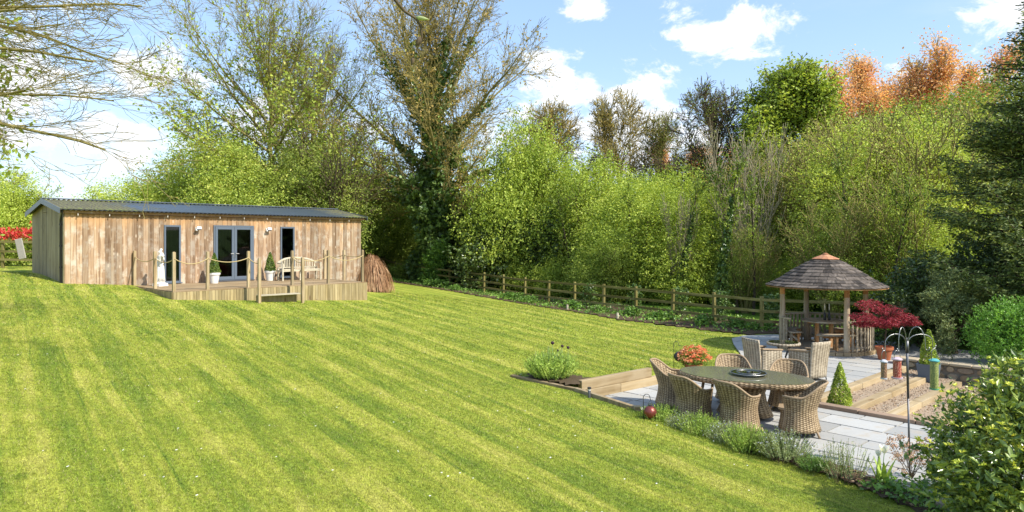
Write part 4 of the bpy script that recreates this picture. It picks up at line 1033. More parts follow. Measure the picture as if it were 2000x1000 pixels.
# bright thicket behind the fence
spots = [(1150, 41, 1.15, 1.18, 'leaf_bright', 'bright thicket bush beneath the brown budding tree, left one'), (1215, 38, 1.0, .98, 'leaf_yellow', 'yellow green thicket bush straight below the brown budding tree'),
         (1265, 35, 1.0, .92, 'leaf_bright', 'bright thicket bush behind the fence left of the thin pale sapling'), (1345, 38, 1.05, .98, 'leaf_bright', 'bright thicket bush below the dark limbed oak'),
         (1410, 36.5, .95, .80, 'leaf_bright', 'bush under the pale bare sapling on its left side'), (1190, 34.2, .55, .5, 'leaf_mid', 'low green bush hanging over the middle of the fence')]
for i, (px, d, s1, s2, m_, lb) in enumerate(spots): pl(HAW, 'hawthorn', lb, 'shrub', px, d, (s1, s1, s2), i * 1.3, 'bark', m_)
spots = [(1508, 37, 1.0, .78, 'leaf_mid', 'loose green hazel behind the left half of the thatch like pavilion roof'), (1590, 35, 1.0, .78, 'leaf_yellow', 'feathery yellow green hazel above the pavilion roof tip'),
         (1660, 31, 1.0, .86, 'leaf_yellow', 'pale yellow green hazel just right of the pavilion roof tip'), (1745, 33, 1.12, .93, 'leaf_yellow', 'largest yellow green hazel below the copper tree'),
         (1815, 30, 1.05, .86, 'leaf_yellow', 'yellow green hazel between the copper tree and the conifer'), (1880, 34, 1.1, .86, 'leaf_maple', 'yellow green hazel touching the left side of the conifer'),
         (1950, 37, 1.1, .95, 'leaf_maple', 'hazel mostly hidden behind the conifer'), (1770, 26.5, .62, .62, 'leaf_bright', 'many stemmed hazel just behind the red maple'), (1625, 27.5, .55, .50, 'leaf_mid', 'small hazel right behind the pavilion'),
         (1455, 29.5, .42, .40, 'leaf_mid', 'small shrub behind the fence left of the pavilion'), (1570, 41, 1.1, .85, 'leaf_bright', 'leafy hazel at the foot of the round green tree'), (1675, 42, 1.2, .95, 'leaf_yellow', 'tall hazel below the second coppery tree')]
for i, (px, d, s1, s2, m_, lb) in enumerate(spots): pl(HAZ, 'hazel', lb, 'shrub', px, d, (s1, s1, s2), i * 1.7 + .4, 'bark_lichen', m_)
# trunks one can tell apart under the thicket
spots = [(1408, 29.2, .95, True, 'slim trunk wrapped in dark ivy behind the fence left of the pavilion'), (1440, 29.5, .9, False, 'bare brown trunk right of the slim ivy wrapped one'),
         (1472, 28.8, .75, False, 'leaning thin trunk between bare brown trunk and pavilion'), (1328, 32.5, .85, True, 'ivy wrapped trunk below the oak in the thicket'), (1238, 34.5, .8, False, 'thin trunk in the middle of the thicket'),
         (1668, 28.2, .9, True, 'dark ivy wrapped trunk right behind the pavilion roof'), (1735, 25.6, .7, False, 'pale stem behind the red maple on the left'), (1755, 25.9, .75, False, 'pale stem behind the red maple on the right'), (1118, 38.5, .8, False, 'thin trunk left of the low bush hanging over the fence')]
for i, (px, d, s1, iv, lb) in enumerate(spots):
    o = pl(THIN, 'slender_tree', lb, 'tree', px, d, (s1, s1, s1 * 1.05), i * 1.9, 'bark' if i % 2 else 'bark_dark', 'leaf_mid')
    if iv: part('ivy', thin_i, MT['leaf_ivy'], o)
# undergrowth behind the fence and the deep background of the wood
ug = [(822, 47.5), (1030, 40.5), (1100, 39), (1190, 36.5), (1262, 35), (1345, 34), (1405, 33.5), (1500, 32.0), (1560, 31.0), (1690, 29.5), (1800, 26.5), (1860, 27.0)]
ul = ['at the foot of the ivy covered tree', 'under the dark hollies', 'right of the dark hollies', 'near the middle of the fence', 'right of the fence middle', 'below the thin pale sapling', 'behind the slim ivy wrapped trunk', 'left behind the pavilion',
      'straight behind the pavilion', 'behind the right side of the pavilion', 'behind the red maple', 'behind the juniper']
for i, ((px, d), l_) in enumerate(zip(ug, ul)): pl(LOW, 'undergrowth_shrub', 'low green undergrowth shrub ' + l_, 'shrub', px, d, (1.0, .9, .62 + .12 * (i % 3)), i * 2.1, 'bark_dark', 'leaf_bright' if i % 3 else 'leaf_mid')
bgt = [(-25, 48, .8), (560, 50, 1.1), (680, 52, 1.05), (760, 54, 1.0), (930, 53, 1.2), (1010, 56, 1.1), (1100, 52, 1.05), (1170, 55, .95), (1250, 50, 1.0), (1340, 54, .98), (1430, 46, 1.0), (1500, 52, 1.2), (1600, 50, 1.3), (1690, 48, 1.35), (1780, 46, 1.35), (1870, 44, 1.4), (1960, 45, 1.5), (2060, 42, 1.6)]
bgl = ['at the left edge behind the yellow green tree', 'deep behind the left tall maple', 'deep behind the slimmer maple', 'deep between slimmer maple and ivy tree', 'deep right of the ivy covered trunk', 'deep behind the tall hawthorn', 'behind the broad hawthorn', 'under the brown budding tree', 'between brown tree and oak',
       'behind the foot of the oak', 'behind the pale bare sapling', 'at the foot of the round green tree', 'right of the round green tree', 'below the left copper tree', 'below the tall copper tree', 'right of the copper trees', 'behind the conifer', 'right of the conifer trunk']
for i, (px, d, s_) in enumerate(bgt):
    pl(HAW, 'background_tree', 'dense tree deep in the wood, ' + bgl[i], 'tree', px, d, (s_ * 1.15, s_, s_), i * 1.1, 'bark_dark', ('leaf_mid', 'leaf_olive', 'leaf_mid')[i % 3], group='dense trees in the depth of the wood')
# left edge
pl(HAW, 'hawthorn', 'yellow green tree at the left edge behind the red hedge', 'tree', -15, 43, (1.15, 1, .84), 2.0, 'bark', 'leaf_yellow')
pl(HAW, 'hawthorn', 'lower yellow green bush between the red hedge and the cabin gable', 'shrub', 62, 47, (.8, .8, .60), .7, 'bark', 'leaf_maple')
pl(OAK, 'bare_tree', 'bare brown twiggy tree at the left edge above the red hedge', 'tree', -60, 52, (.9, .9, .95), .7, 'bark', 'leaf_bud')
# conifer
r = np.random.RandomState(4); rnd = random.Random(8)
segs = [((0, 0, 0), (0, 0, 11.5), .26, .03, 0)]; Pn, An = [], []
z = .5
while z < 11.3:
    for k in range(8 if z < 9 else 5):
        a = rnd.random() * 6.28; ln = (1 - z / 11.9) ** 1.0 * 3.7 * rnd.uniform(.6, 1.15); p = Vector((0, 0, z)); d = Vector((math.cos(a), math.sin(a), .15)); dro = rnd.uniform(-.25, .3); ns = max(3, int(ln / .3))
        for i in range(ns):
            f = i / ns; d2 = Vector((d.x, d.y, .35 + dro - .75 * f * (1 - f) * 2 + .6 * f * f)).normalized(); q = p + d2 * ln / ns
            segs.append((tuple(p), tuple(q), .035 * (1 - f) + .008, .035 * (1 - f) + .004, 1))
            if f > .12:
                side = Vector((-d.y, d.x, 0)); wd = .13 + .36 * math.sin(PI * min(1, f * 1.05)) * (ln / 4 + .3)
                m = int(26 + 52 * (ln / 4))
                tt = r.rand(m, 1); sdv = (r.rand(m, 1) - .5) * 2 * wd
                pts = np.array(p)[None] + (np.array(q) - np.array(p))[None] * tt + np.array(side)[None] * sdv + np.array([[d.x, d.y, 0]]) * np.abs(sdv) * .55 + np.array([[0, 0, -.22]]) * np.abs(sdv) + r.normal(size=(m, 3)) * .07
                Pn.append(pts); An.append(np.array(side)[None] * np.sign(sdv) * .8 + np.array([[d.x, d.y, .1]]) * .9)
            p = q
    z += rnd.uniform(.14, .34) * (1.2 if z < 5 else .9)
Pn = np.concatenate(Pn); An = nrm(np.concatenate(An))
tree('conifer', 'tall dark conifer with layered drooping boughs at the right edge', 'tree', at_px(2055, 19.6), wood_mesh('trunk', segs), leaf_mesh('crown', leaves(Pn, .058, 3, 1.2, .34, An)), None, 0, 'bark_dark', 'leaf_conifer', scale=(1.22, 1.1, .98))
# juniper with bare twisted trunk
sg = grow(77, [1.5, 1.1, .6], [8, 4], [1.1, .7], [.12, .16, .2], [.1, .25, .2], [6, 5, 3], .13, [.35, .2], .5, .012)
P, A = lobe_pts([(-.1, 0, 1.35, .75, .6, .30), (-.75, 0, 1.55, .45, .4, .25), (.6, 0, 1.40, .5, .4, .28), (.1, 0, 1.85, .6, .5, .30), (-1.0, -.1, 1.1, .3, .3, .16), (.9, .1, 1.05, .35, .3, .18), (-.45, 0, 2.0, .3, .3, .22)], 13000, 5, .3, 10, .16, .3)
tree('juniper_tree', 'small grey green juniper with exposed twisted trunk below the conifer', 'tree', at_px(1862, 18.9), wood_mesh('trunk', sg), leaf_mesh('crown', leaves(P, .034, 6, .5, .4, A)), None, .5, 'bark', 'leaf_juniper')
P, A = lobe_pts([(0, 0, .42, .24, .24, .3), (.05, 0, .75, .16, .16, .22)], 2600, 6, .3, 8, .12, .3)
tree('dwarf_conifer', 'knee high blue green dwarf conifer left of the juniper trunk', 'shrub', at_px(1846, 17.9), None, leaf_mesh('foliage', leaves(P, .03, 7, .5, .4, A)), None, .5, 'bark', 'leaf_juniper', 'foliage')
pl(DRK, 'dark_shrub', 'dark evergreen shrub in the shade between the red maple and the juniper', 'shrub', 1800, 20.3, (.55, .5, .5), .4, 'bark_dark', 'leaf_dark')
pl(DRK, 'dark_shrub', 'dark evergreen shrub in the shade under the conifer', 'shrub', 1905, 20.8, (.6, .5, .6), 2.4, 'bark_dark', 'leaf_dark')
# box dome
P, A = lobe_pts([(0, 0, .78, 1.0, .92, .78), (.75, .1, .72, .8, .8, .70)], 44000, 12, .82, 8, .09, .5, amp=.04)
tree('box_dome', 'clipped bright green dome shaped bush behind the low stone wall at the right edge', 'shrub', (12.2, 16.6, .05), None, leaf_mesh('foliage', leaves(P, .021, 13, .9, .6, A)), None, 0, 'bark', 'leaf_box', 'foliage')
# overhanging bare branches, top left: boughs of a tree that stands outside the frame
rnd = random.Random(5); sg = []
tx, ty = -13.6, 10.8
sg += [((tx, ty, .5), (tx + .15, ty, 3.2), .33, .28, 0), ((tx + .15, ty, 3.2), (tx + .2, ty + .05, 6.5), .28, .2, 0), ((tx + .2, ty + .05, 6.5), (tx + .1, ty, 10.5), .2, .08, 0)]
for i, (z0, dz, dy, ln, rad) in enumerate(((4.75, .10, .0, 6.6, .055), (5.0, .06, .12, 7.0, .048), (5.25, .13, -.03, 6.6, .05), (5.5, .14, .14, 7.2, .058), (5.8, .16, 0, 6.8, .055), (6.1, .18, .1, 7.2, .05), (6.4, .16, -.02, 7.0, .055), (6.8, .2, .1, 7.0, .055), (7.3, .2, .0, 6.6, .05), (5.6, .26, .22, 6.4, .045), (5.35, .20, .18, 6.8, .05), (6.55, .12, .16, 7.0, .05), (7.0, .1, .12, 6.6, .05), (7.8, .12, .05, 6.8, .05))):
    sg += grow(400 + i, [ln, 2.5, 1.2, .6], [10, 5, 4], [.42, .55, .6], [.085, .15, .20, .24], [-.04, -.02, .0, .05], [15, 8, 5, 3], rad * 1.25, [.15, .12, .1], .55, .0042, lean=(1, .10 + dy, dz), base=(tx + .1, ty, z0), flat=.35)
P, A = pts_on(sg, (2, 3), 4500, .02, 4); k = P[:, 2] > 0
oh = tree('overhanging_tree', 'bare lichened boughs with fine twigs reaching in from the left top corner', 'tree', (0, 0, 0), wood_mesh('trunk', sg, .03), leaf_mesh('crown', leaves(P, .016, 5, .3)), None, 0, 'bark_lichen', 'leaf_bud')
r = np.random.RandomState(8)
Pc = [np.array(P_)[None] + r.normal(size=(300, 3)) * np.array([[.38, .4, .42]]) for P_ in ((-9.9, 12.8, 7.0), (-9.9, 12.9, 6.1), (-10.0, 12.8, 4.7), (-10.2, 12.9, 7.6), (-10.3, 12.9, 3.9), (-10.1, 12.7, 5.2))]
part('leafy_spray', leaf_mesh('leafy_spray', leaves(np.concatenate(Pc), .06, 9, .4)), MT['leaf_bright'], oh)
# a budding twig hanging into the top of the picture
sg = []
def pw(px, py, d): return (Wd(px, d), d, Zd(py, d))
line = [pw(755, -60, 3.0), pw(772, 0, 3.0), pw(790, 22, 3.02), pw(812, 36, 3.04), pw(822, 52, 3.05), pw(824, 72, 3.06), pw(821, 86, 3.06)]
up_ = [(-2.6, 1.5, 5.1), (-1.6, 2.2, 4.75), (-.9, 2.8, 4.45), pw(735, -110, 3.0)]
full = up_ + line
for i in range(len(full) - 1): sg.append((full[i], full[i + 1], .013 - .001 * i, .012 - .001 * i, 0))
sg.append((line[5], pw(838, 100, 3.1), .003, .0015, 1)); sg.append((line[5], pw(806, 118, 3.1), .003, .0015, 1))
tw = thing('hanging_twig', 'single near twig with pale bud tips hanging from the top edge before the ivy tree', 'twig', (0, 0, 0))
part('stem', wood_mesh('stem', sg, .008), MT['bark'], tw)
b_ = MB()
for (a_, c_, r_, m_) in ((pw(812, 34, 3.04), pw(838, 38, 3.03), .010, 0), (pw(821, 72, 3.06), pw(812, 92, 3.06), .011, 1), (pw(807, 112, 3.1), pw(804, 128, 3.1), .009, 1)):
    A_ = Vector(a_); C_ = Vector(c_); b_ = MB(); b_.tube([A_, A_.lerp(C_, .3), A_.lerp(C_, .65), C_], [r_ * .4, r_, r_ * .8, .001], 8)
    b_.obj('bud', MT['leaf_silver' if m_ == 0 else 'bark'], tw, smooth=True)
# red hedge on the left
P, A = lobe_pts([(x_, 0, .75, .95, .45, .80) for x_ in np.arange(-5.5, 5.6, .9)], 26000, 21, .6, 6, .22, .5, amp=.1)
hd = thing('photinia_hedge', 'hedge with vivid red young leaves over green behind the rail fence at far left', 'hedge', (-24.6, 31.3, hz(-24.6, 31.3)))
top = P[:, 2] > 1.05 + .25 * np.random.RandomState(3).rand(len(P))
part('green_foliage', leaf_mesh('green_foliage', leaves(P[~top], .06, 3, .5, .5, A[~top])), MT['leaf_mid'], hd)
tp = P[top]; tp[:, 2] += .12 * np.random.RandomState(4).rand(len(tp))
part('red_foliage', leaf_mesh('red_foliage', leaves(tp, .068, 4, .3, .45, A[top] + np.array([0, 0, 1.0]))), MT['leaf_photinia'], hd)
# brown weeping grass mound
r = np.random.RandomState(6); V_ = []
for i in range(3000):
    a = r.rand() * 6.28; R_ = .2 + .85 * r.rand() ** .7; h = 1.58 * math.sqrt(1 - .42 * R_ * R_) * (.84 + .2 * r.rand()); e = .88 + .14 * r.rand(); pts = []
    for s_ in np.linspace(.25, 1, 8):
        zz = h * (1 - ((s_ - .4) / .6) ** 2 * (1 if s_ > .4 else 2.5)); pts.append((math.cos(a) * R_ * e * s_, math.sin(a) * R_ * e * s_, max(.03, zz)))
    pts = np.array(pts) + np.cumsum(r.normal(size=(8, 3)) * .028, 0); t_ = np.array([-math.sin(a + r.rand() - .5), math.cos(a), .3 * r.normal()]) * .0075
    for j in range(7): V_ += [pts[j] - t_, pts[j] + t_, pts[j + 1] + t_ * .8, pts[j + 1] - t_ * .8]
V_ = np.array(V_)
tree('weeping_grass', 'fox brown mound of weeping dry stems beside the right corner of the deck', 'plant', at_px(725, 31.0), None, leaf_mesh('foliage', V_), None, 0, 'bark', 'straw_stem', 'foliage')
P, A = lobe_pts([(0, 0, .3, .5, .4, .3), (.6, .1, .25, .4, .3, .25)], 1500, 6, .3, 8, .15, .3)
wm = leaf_mesh('foliage', leaves(P, .05, 7, .5, .6, A))
gc = [(845, 41.0, 1.3, 'bright leafy clump in the border left of the first clear stretch of fence'), (888, 38.5, .9, 'small leafy clump in the border below the dark holly'), (1005, 34.3, 1.1, 'leafy clump in the border under the bright hawthorn'), (1035, 33.4, 1.0, 'leafy clump in the border beside the clump under the hawthorn'),
      (1110, 30.8, 1.1, 'broad leafy clump in the border near the small stake'), (1165, 29.6, .8, 'pale leafy clump in the middle of the border'), (1235, 28.2, 1.0, 'leafy clump in the border right of its middle'), (1300, 26.7, 1.0, 'leafy clump in the border below the ivy trunk in the thicket'), (1375, 25.4, 1.0, 'leafy clump in the border left of the pavilion'),
      (1432, 24.6, .9, 'leafy clump in the border nearest the left of the pavilion'), (1482, 23.9, .8, 'dark leafy clump directly at the left pavilion post')]
for i, (px, d, s_, lb) in enumerate(gc):
    tree('border_plant', lb, 'plant', at_px(px, d), None, wm, 'leafy clumps along the fence border', i * 1.3, 'bark', 'leaf_ground', 'foliage', scale=(s_ * .75, s_ * .7, s_ * .6))
P, A = lobe_pts([(0, 0, .8, .6, .5, .7), (.1, 0, 1.6, .8, .6, .9), (.4, 0, 2.4, .6, .5, .6), (-.1, 0, .4, 1.0, .6, .4)], 5200, 8, .3, 8, .25, .1)
tree('elder_bush', 'fresh green elder bush growing over the fence at its far left end', 'shrub', at_px(848, 44.3), None, leaf_mesh('foliage', leaves(P, .065, 7, .6, .5, A)), None, .2, 'bark', 'leaf_ground', 'foliage')
r = np.random.RandomState(44); n = 26000; sx_ = 40 * r.rand(n) - 4; of = -2.3 + 4.6 * r.rand(n); kx = 8.6 - .55 * sx_ + .835 * of; ky = 23.75 + .835 * sx_ + .55 * of
k = pip(kx, ky, BORD) & (np.sin(kx * 1.7) * np.cos(ky * 1.3 + of) + .6 * r.normal(size=n) > .15); P = np.stack([kx[k], ky[k], H0(kx[k], ky[k]) + .03 + .14 * r.rand(k.sum())], -1)
tag(part('ground_cover', leaf_mesh('ground_cover', leaves(P, .045, 45, .9, .7)), MT['leaf_ground']), kind='stuff')
iv = [(1152, 30.9), (1240, 28.9), (1328, 27.2), (1408, 25.8), (1505, 24.0)]
P, A = lobe_pts([(0, 0, .6, .24, .24, .62)], 1100, 6, .3, 8, .12, .3); im = leaf_mesh('foliage', leaves(P, .035, 7, .2, .7, A))
for i, (px, d) in enumerate(iv):
    tree('ivy_clump', 'dark ivy smothering a post of the bottom fence, ' + ('the farthest of five', 'second farthest of five', 'the middle one of five', 'second nearest of five', 'the one nearest the pavilion')[i], 'plant', at_px(px, d + .6), None, im, 'ivy on the fence posts', i, 'bark', 'leaf_ivy', 'foliage', scale=(1.2, 1.2, 1.0))
r = random.Random(2)
for px, py, lb in ((1108, 600, 'left one of two short pale stakes at the lawn edge by the border'), (1206, 613, 'right one of two short pale stakes at the lawn edge by the border')):
    x_, y_ = Wp(px, py, .2)
    tag(MB().lathe([(.05, 0), (.052, .2), (.045, .26), (0, .27)], (0, 0, 0), 10).obj('garden_stake', MT['bench_wood'], None, auto=40, loc=(x_, y_, hz(x_, y_) - .02)), lb, 'stake', 'short stakes along the border')
# ================================================================== things on the deck
def cabpt(x, y, z): p = cab(x, y); return (p[0], p[1], z)
def pot_tapered(r0, r1, h, rim=.02, k=28):
    return MB().lathe([(r0, 0), (r1 * .97, h - .07), (r1 + rim, h - .07), (r1 + rim, h), (r1 - .01, h), (r1 - .02, h - .05), (0, h - .05)], (0, 0, 0), k)
def cone_leaves(h, r, n, ls, seed, z0=0.0, pw=.75):
    rr_ = np.random.RandomState(seed); f = rr_.rand(n) ** 1.35; th = rr_.rand(n) * 2 * PI
    rad = r * ((1 - f) ** pw) * (1 + .08 * np.sin(th * 3 + f * 9)) * (.86 + .17 * rr_.rand(n)) * np.clip(.75 + f * 4, 0, 1)
    P = np.stack([rad * np.cos(th), rad * np.sin(th), z0 + h * f], -1) + rr_.normal(size=(n, 3)) * .008
    out = np.stack([np.cos(th), np.sin(th), np.full(n, .9)], -1)
    return leaf_mesh('foliage', leaves(P, ls, seed + 1, .5, .6, out))
tp_m = cone_leaves(.74, .215, 3600, .022, 4, .36)
for i, (px, d, lb) in enumerate(((418.5, 25.25, 'clipped cone shrub in white pot beside the left cabin door'), (527.6, 26.9, 'clipped cone shrub in white pot between the cabin doors and the pale bench'))):
    t_ = thing('potted_topiary', lb, 'potted plant', (Wd(px, d), d, DT), i * .7, 'potted cones on the deck')
    pot_tapered(.13, .19, .39).obj('pot', MT['white_pot'], t_, auto=35)
    part('foliage', tp_m, MT['leaf_topiary_dark'], t_)
    MB().lathe([(.012, 0), (.010, .3)], (0, 0, .33), 6).obj('stem', MT['bark'], t_)
# classical draped figure
def skin_body(name, pts, edges, mat, parent, sub=2):
    me = bpy.data.meshes.new(name); me.from_pydata([p[:3] for p in pts], edges, []); me.update()
    o = part(name, me, mat, parent)
    m = o.modifiers.new('skin', 'SKIN'); me.skin_vertices.new() if not me.skin_vertices else None
    for i, p in enumerate(pts): me.skin_vertices[0].data[i].radius = (p[3], p[4] if len(p) > 4 else p[3])
    me.skin_vertices[0].data[0].use_root = True
    m.use_smooth_shade = True
    s_ = o.modifiers.new('sub', 'SUBSURF'); s_.levels = sub; s_.render_levels = sub
    return o
st = thing('garden_statue', 'white classical statue of a robed woman carrying a jar, standing on the deck', 'statue', cabpt(2.62, -.95, DT), CA - 1.25)
MB().box((0, 0, .05), (.36, .36, .10), taper=.93).lathe([(.165, .10), (.15, .12), (.14, .15), (.155, .17)], k=20).obj('plinth', MT['statue_white'], st, bev=.008)
fig = skin_body('figure', [(0, 0, .66, .105, .085), (.01, 0, .50, .115, .10), (.015, 0, .32, .115, .105), (.0, 0, .17, .125, .12), (0, .0, .78, .085, .07), (0, .01, .93, .105, .075), (0, .01, 1.02, .085, .06), (0, .012, 1.085, .036, .036), (0, -.005, 1.17, .062, .07), (0, -.005, 1.225, .055, .06),
                 (.12, .01, 1.01, .045), (.20, -.03, .88, .036), (.27, -.11, .96, .030), (.30, -.14, 1.00, .026), (-.12, .01, 1.0, .045), (-.165, .02, .84, .038), (-.10, -.09, .76, .032), (-.03, -.12, .77, .026)],
          [(0, 1), (1, 2), (2, 3), (0, 4), (4, 5), (5, 6), (6, 7), (7, 8), (8, 9), (6, 10), (10, 11), (11, 12), (12, 13), (6, 14), (14, 15), (15, 16), (16, 17)], MT['statue_white'], st)
fo = MB()
for i in range(26):                                     # folds of the robe
    a = 2 * PI * i / 26; r_ = .105 + .012 * math.sin(i * 2.3)
    fo.tube([(r_ * 1.02 * math.cos(a), r_ * .85 * math.sin(a), .70), (1.12 * r_ * math.cos(a + .05), r_ * .95 * math.sin(a + .05), .5), (1.12 * r_ * math.cos(a + .12), r_ * 1.02 * math.sin(a + .12), .32), (1.3 * r_ * math.cos(a + .1), r_ * 1.25 * math.sin(a + .1), .165)], [.008, .014, .013, .02], 5)
for i in range(7): fo.tube([(-.11, .0 - .02 * i, .98 - .02 * i), (-.02, -.085, .88 - .03 * i), (.09, -.075, .80 - .02 * i), (.13, .02, .78)], .013, 5)
fo.lathe([(.0, 1.29), (.035, 1.28), (.05, 1.25), (.035, 1.21)], (0, .03, 0), 12)
fo.obj('drapery', MT['statue_white'], st, smooth=True)
hd_ = MB().lathe([(.0, -.01), (.045, 0), (.06, .05), (.045, .1), (.022, .12), (.028, .15), (.0, .15)], (.31, -.15, 1.0), 14).obj('jar', MT['statue_white'], st, smooth=True)
fc = MB().tube([(0, -.068, 1.195), (0, -.083, 1.172), (0, -.074, 1.162)], [.005, .011, .006], 6).tube([(-.018, -.064, 1.145), (.018, -.064, 1.145)], .006, 5).tube([(-.028, -.062, 1.195), (-.012, -.066, 1.195)], .005, 5).tube([(.012, -.066, 1.195), (.028, -.062, 1.195)], .005, 5)
fc.obj('face', MT['statue_white'], st, smooth=True)
# curved back bench
bn = thing('garden_bench', 'pale wooden bench with curved slatted back on the deck by the right window', 'bench', cabpt(7.76, -.95, DT), CA)
L = .84
def by(x): return .20 * (1 - (x / L) ** 2)                   # plan curve of the back
for i in range(5):
    y = -.26 + i * .095; xs_ = np.linspace(-L + .06 + i * .03, L - .06 - i * .03, 9)
    m = MB()
    for j in range(8): m.bar((xs_[j], y + .16 * (1 - (xs_[j] / L) ** 2) - .05, .43), (xs_[j + 1], y + .16 * (1 - (xs_[j + 1] / L) ** 2) - .05, .43), .075, .022)
    m.obj('seat_slat', MT['bench_wood'], bn)
def btop(x): return .885 - .20 * (abs(x) / L) ** 2.6
m = MB(); xs_ = np.linspace(-L, L, 17)
for j in range(16): m.bar((xs_[j], by(xs_[j]) + .06, btop(xs_[j])), (xs_[j + 1], by(xs_[j + 1]) + .06, btop(xs_[j + 1])), .045, .06)
m.obj('back_rail', MT['bench_wood'], bn); m = MB()
for j in range(16): m.bar((xs_[j] * .96, by(xs_[j]) + .04, .50), (xs_[j + 1] * .96, by(xs_[j + 1]) + .04, .50), .035, .05)
m.obj('back_rail', MT['bench_wood'], bn)
for j in range(19):
    x_ = -L * .9 + j * L * 1.8 / 18; MB().bar((x_, by(x_) + .045, .50), (x_, by(x_) + .06, btop(x_) - .02), .034, .014, up=(0, 1, 0)).obj('back_slat', MT['bench_wood'], bn)
for sx in (-1, 0, 1):
    for fy in (0, 1):
        y0 = (-.30 + (.15 if sx == 0 else 0)) if not fy else by(sx * L * .97) + .06
        zt = (.66 if sx else .43) if not fy else .52
        MB().box((sx * (L - .03), y0, zt / 2), (.05, .05, zt)).obj('leg', MT['bench_wood'], bn)
for sx in (-1, 1):
    m = MB(); p = [(sx * L, by(L) + .06, .69), (sx * (L + .03), -.05, .685), (sx * (L + .02), -.2, .68), (sx * (L - .02), -.33, .665)]
    for j in range(3): m.bar(p[j], p[j + 1], .06, .03)
    m.obj('armrest', MT['bench_wood'], bn)
m = MB()
for sx in (-1, 0, 1): m.bar((sx * (L - .03), -.28, .385), (sx * (L - .03), .2, .385), .03, .06)
m.bar((-L + .03, -.30, .385), (0, -.15, .385), .025, .06).bar((0, -.15, .385), (L - .03, -.30, .385), .025, .06)
m.obj('seat_frame', MT['bench_wood'], bn)
# ================================================================== pavilion
GX, GY = 8.93, 19.65
gz_ = thing('garden_pavilion', 'round open timber pavilion with shingled conical roof and orange cap', 'pavilion', (GX, GY, .012))
GA = [R(-88), R(2), R(92), R(172)]
RB = 1.25
for i in range(40):                                     # kerb of buff bricks
    a = 2 * PI * i / 40; MB().box((0, 0, .045), (.10, 2 * PI * RB / 40 - .012, .10)).obj('brick', MT['brick_buff'], gz_, loc=(RB * math.cos(a), RB * math.sin(a), 0), rot=(0, 0, a), bev=.006)
for i in range(17):
    y = -1.12 + i * .14; hw = math.sqrt(max(.01, 1.19 ** 2 - y * y)); MB().box((0, y, .075), (2 * hw, .132, .03)).obj('floor_board', MT['gazebo_grey'], gz_)
for a in GA:
    z = MB(); rnd = random.Random(int(a * 10) + 20)
    pts = [(1.17 * math.cos(a) + rnd.uniform(-.006, .006), 1.17 * math.sin(a) + rnd.uniform(-.006, .006), .02 + q_ * 1.86 / 6) for q_ in range(7)]
    po = MB().tube(pts, [.082, .08, .076, .076, .073, .070, .070], 12).obj('post', MT['gazebo_post'], gz_, smooth=True)
    MB().tube([(pts[5][0], pts[5][1], 1.56), (pts[6][0], pts[6][1], 1.95)], 0.0715, 12).obj('post_head', MT['gazebo_orange'], po, smooth=True)
def arc(r, a0, a1, z, wd, ht, k=20):
    m = MB(); n = max(2, int(abs(a1 - a0) * k / 3)); 
    for i in range(n):
        p = a0 + (a1 - a0) * i / n; q_ = a0 + (a1 - a0) * (i + 1) / n; m.bar((r * math.cos(p), r * math.sin(p), z), (r * math.cos(q_), r * math.sin(q_), z), wd, ht)
    return m
spans = [(R(-88), R(2)), (R(2), R(92)), (R(92), R(172))]
for a0, a1 in spans + [(R(172), R(196))]:
    arc(1.2, a0, a1, .90, .09, .04).obj('hand_rail', MT['gazebo_grey'], gz_); arc(1.2, a0, a1, .20, .04, .06).obj('bottom_rail', MT['gazebo_grey'], gz_)
    n = int((a1 - a0) * 1.2 / .135)
    for i in range(n):
        a = a0 + (i + 1) * (a1 - a0) / (n + 1); MB().box((0, 0, 0), (.028, .055, .80)).obj('baluster', MT['gazebo_grey'], gz_, loc=(1.22 * math.cos(a), 1.22 * math.sin(a), .50), rot=(0, 0, a))
arc(1.17, 0, 2 * PI, 1.86, .09, .10, 30).obj('ring_beam', MT['gazebo_grey'], gz_)
for i in range(8):
    a = i * PI / 4 + .2; MB().bar((1.42 * math.cos(a), 1.42 * math.sin(a), 1.79), (.12 * math.cos(a), .12 * math.sin(a), 2.50), .05, .06).obj('rafter', MT['gazebo_orange'], gz_)
RP = [(1.60, 1.79), (1.45, 1.865), (1.28, 1.96), (1.10, 2.075), (.92, 2.20), (.72, 2.325), (.52, 2.44), (.34, 2.535), (.0, 2.68)]
rf = MB().lathe([(r_, z_ - .012) for r_, z_ in RP], k=48).obj('roof', MT['gazebo_orange'], gz_, smooth=True)
def rz_at(r_): return float(np.interp(-r_, [-p[0] for p in RP], [p[1] for p in RP]))
nc = 11; rs_ = [1.61 - i * (1.61 - .30) / (nc - 1) for i in range(nc)]; cnt = 0
for i in range(nc - 1):
    ro, ri = rs_[i], rs_[i + 1] - .05; n = max(12, int(2 * PI * ro / .235)); off = rr.random()
    zo, zi = rz_at(ro) + .034, rz_at(max(ri, .3)) + .010
    for j in range(n):
        a0 = 2 * PI * (j + off) / n; a1 = a0 + 2 * PI / n * .965; dr = rr.uniform(-.012, .012); dz = rr.uniform(0, .006)
        am = (a0 + a1) / 2; vs = []
        for dz2 in (-.012, .004):
            for r_, z_, a_ in ((ro + dr, zo + dz, a0), (ro + dr, zo + dz, a1), (ri, zi, a1), (ri, zi, a0)):
                ca, sa = math.cos(a_ - am), math.sin(a_ - am); vs.append((r_ * sa, -(r_ * ca), z_ + dz2))
        o = MB().add(vs, ((0, 3, 2, 1), (4, 5, 6, 7), (0, 1, 5, 4), (1, 2, 6, 5), (2, 3, 7, 6), (3, 0, 4, 7))).obj('shingle', MT['shingle_wood'], rf, rot=(0, 0, am + PI / 2)); cnt += 1
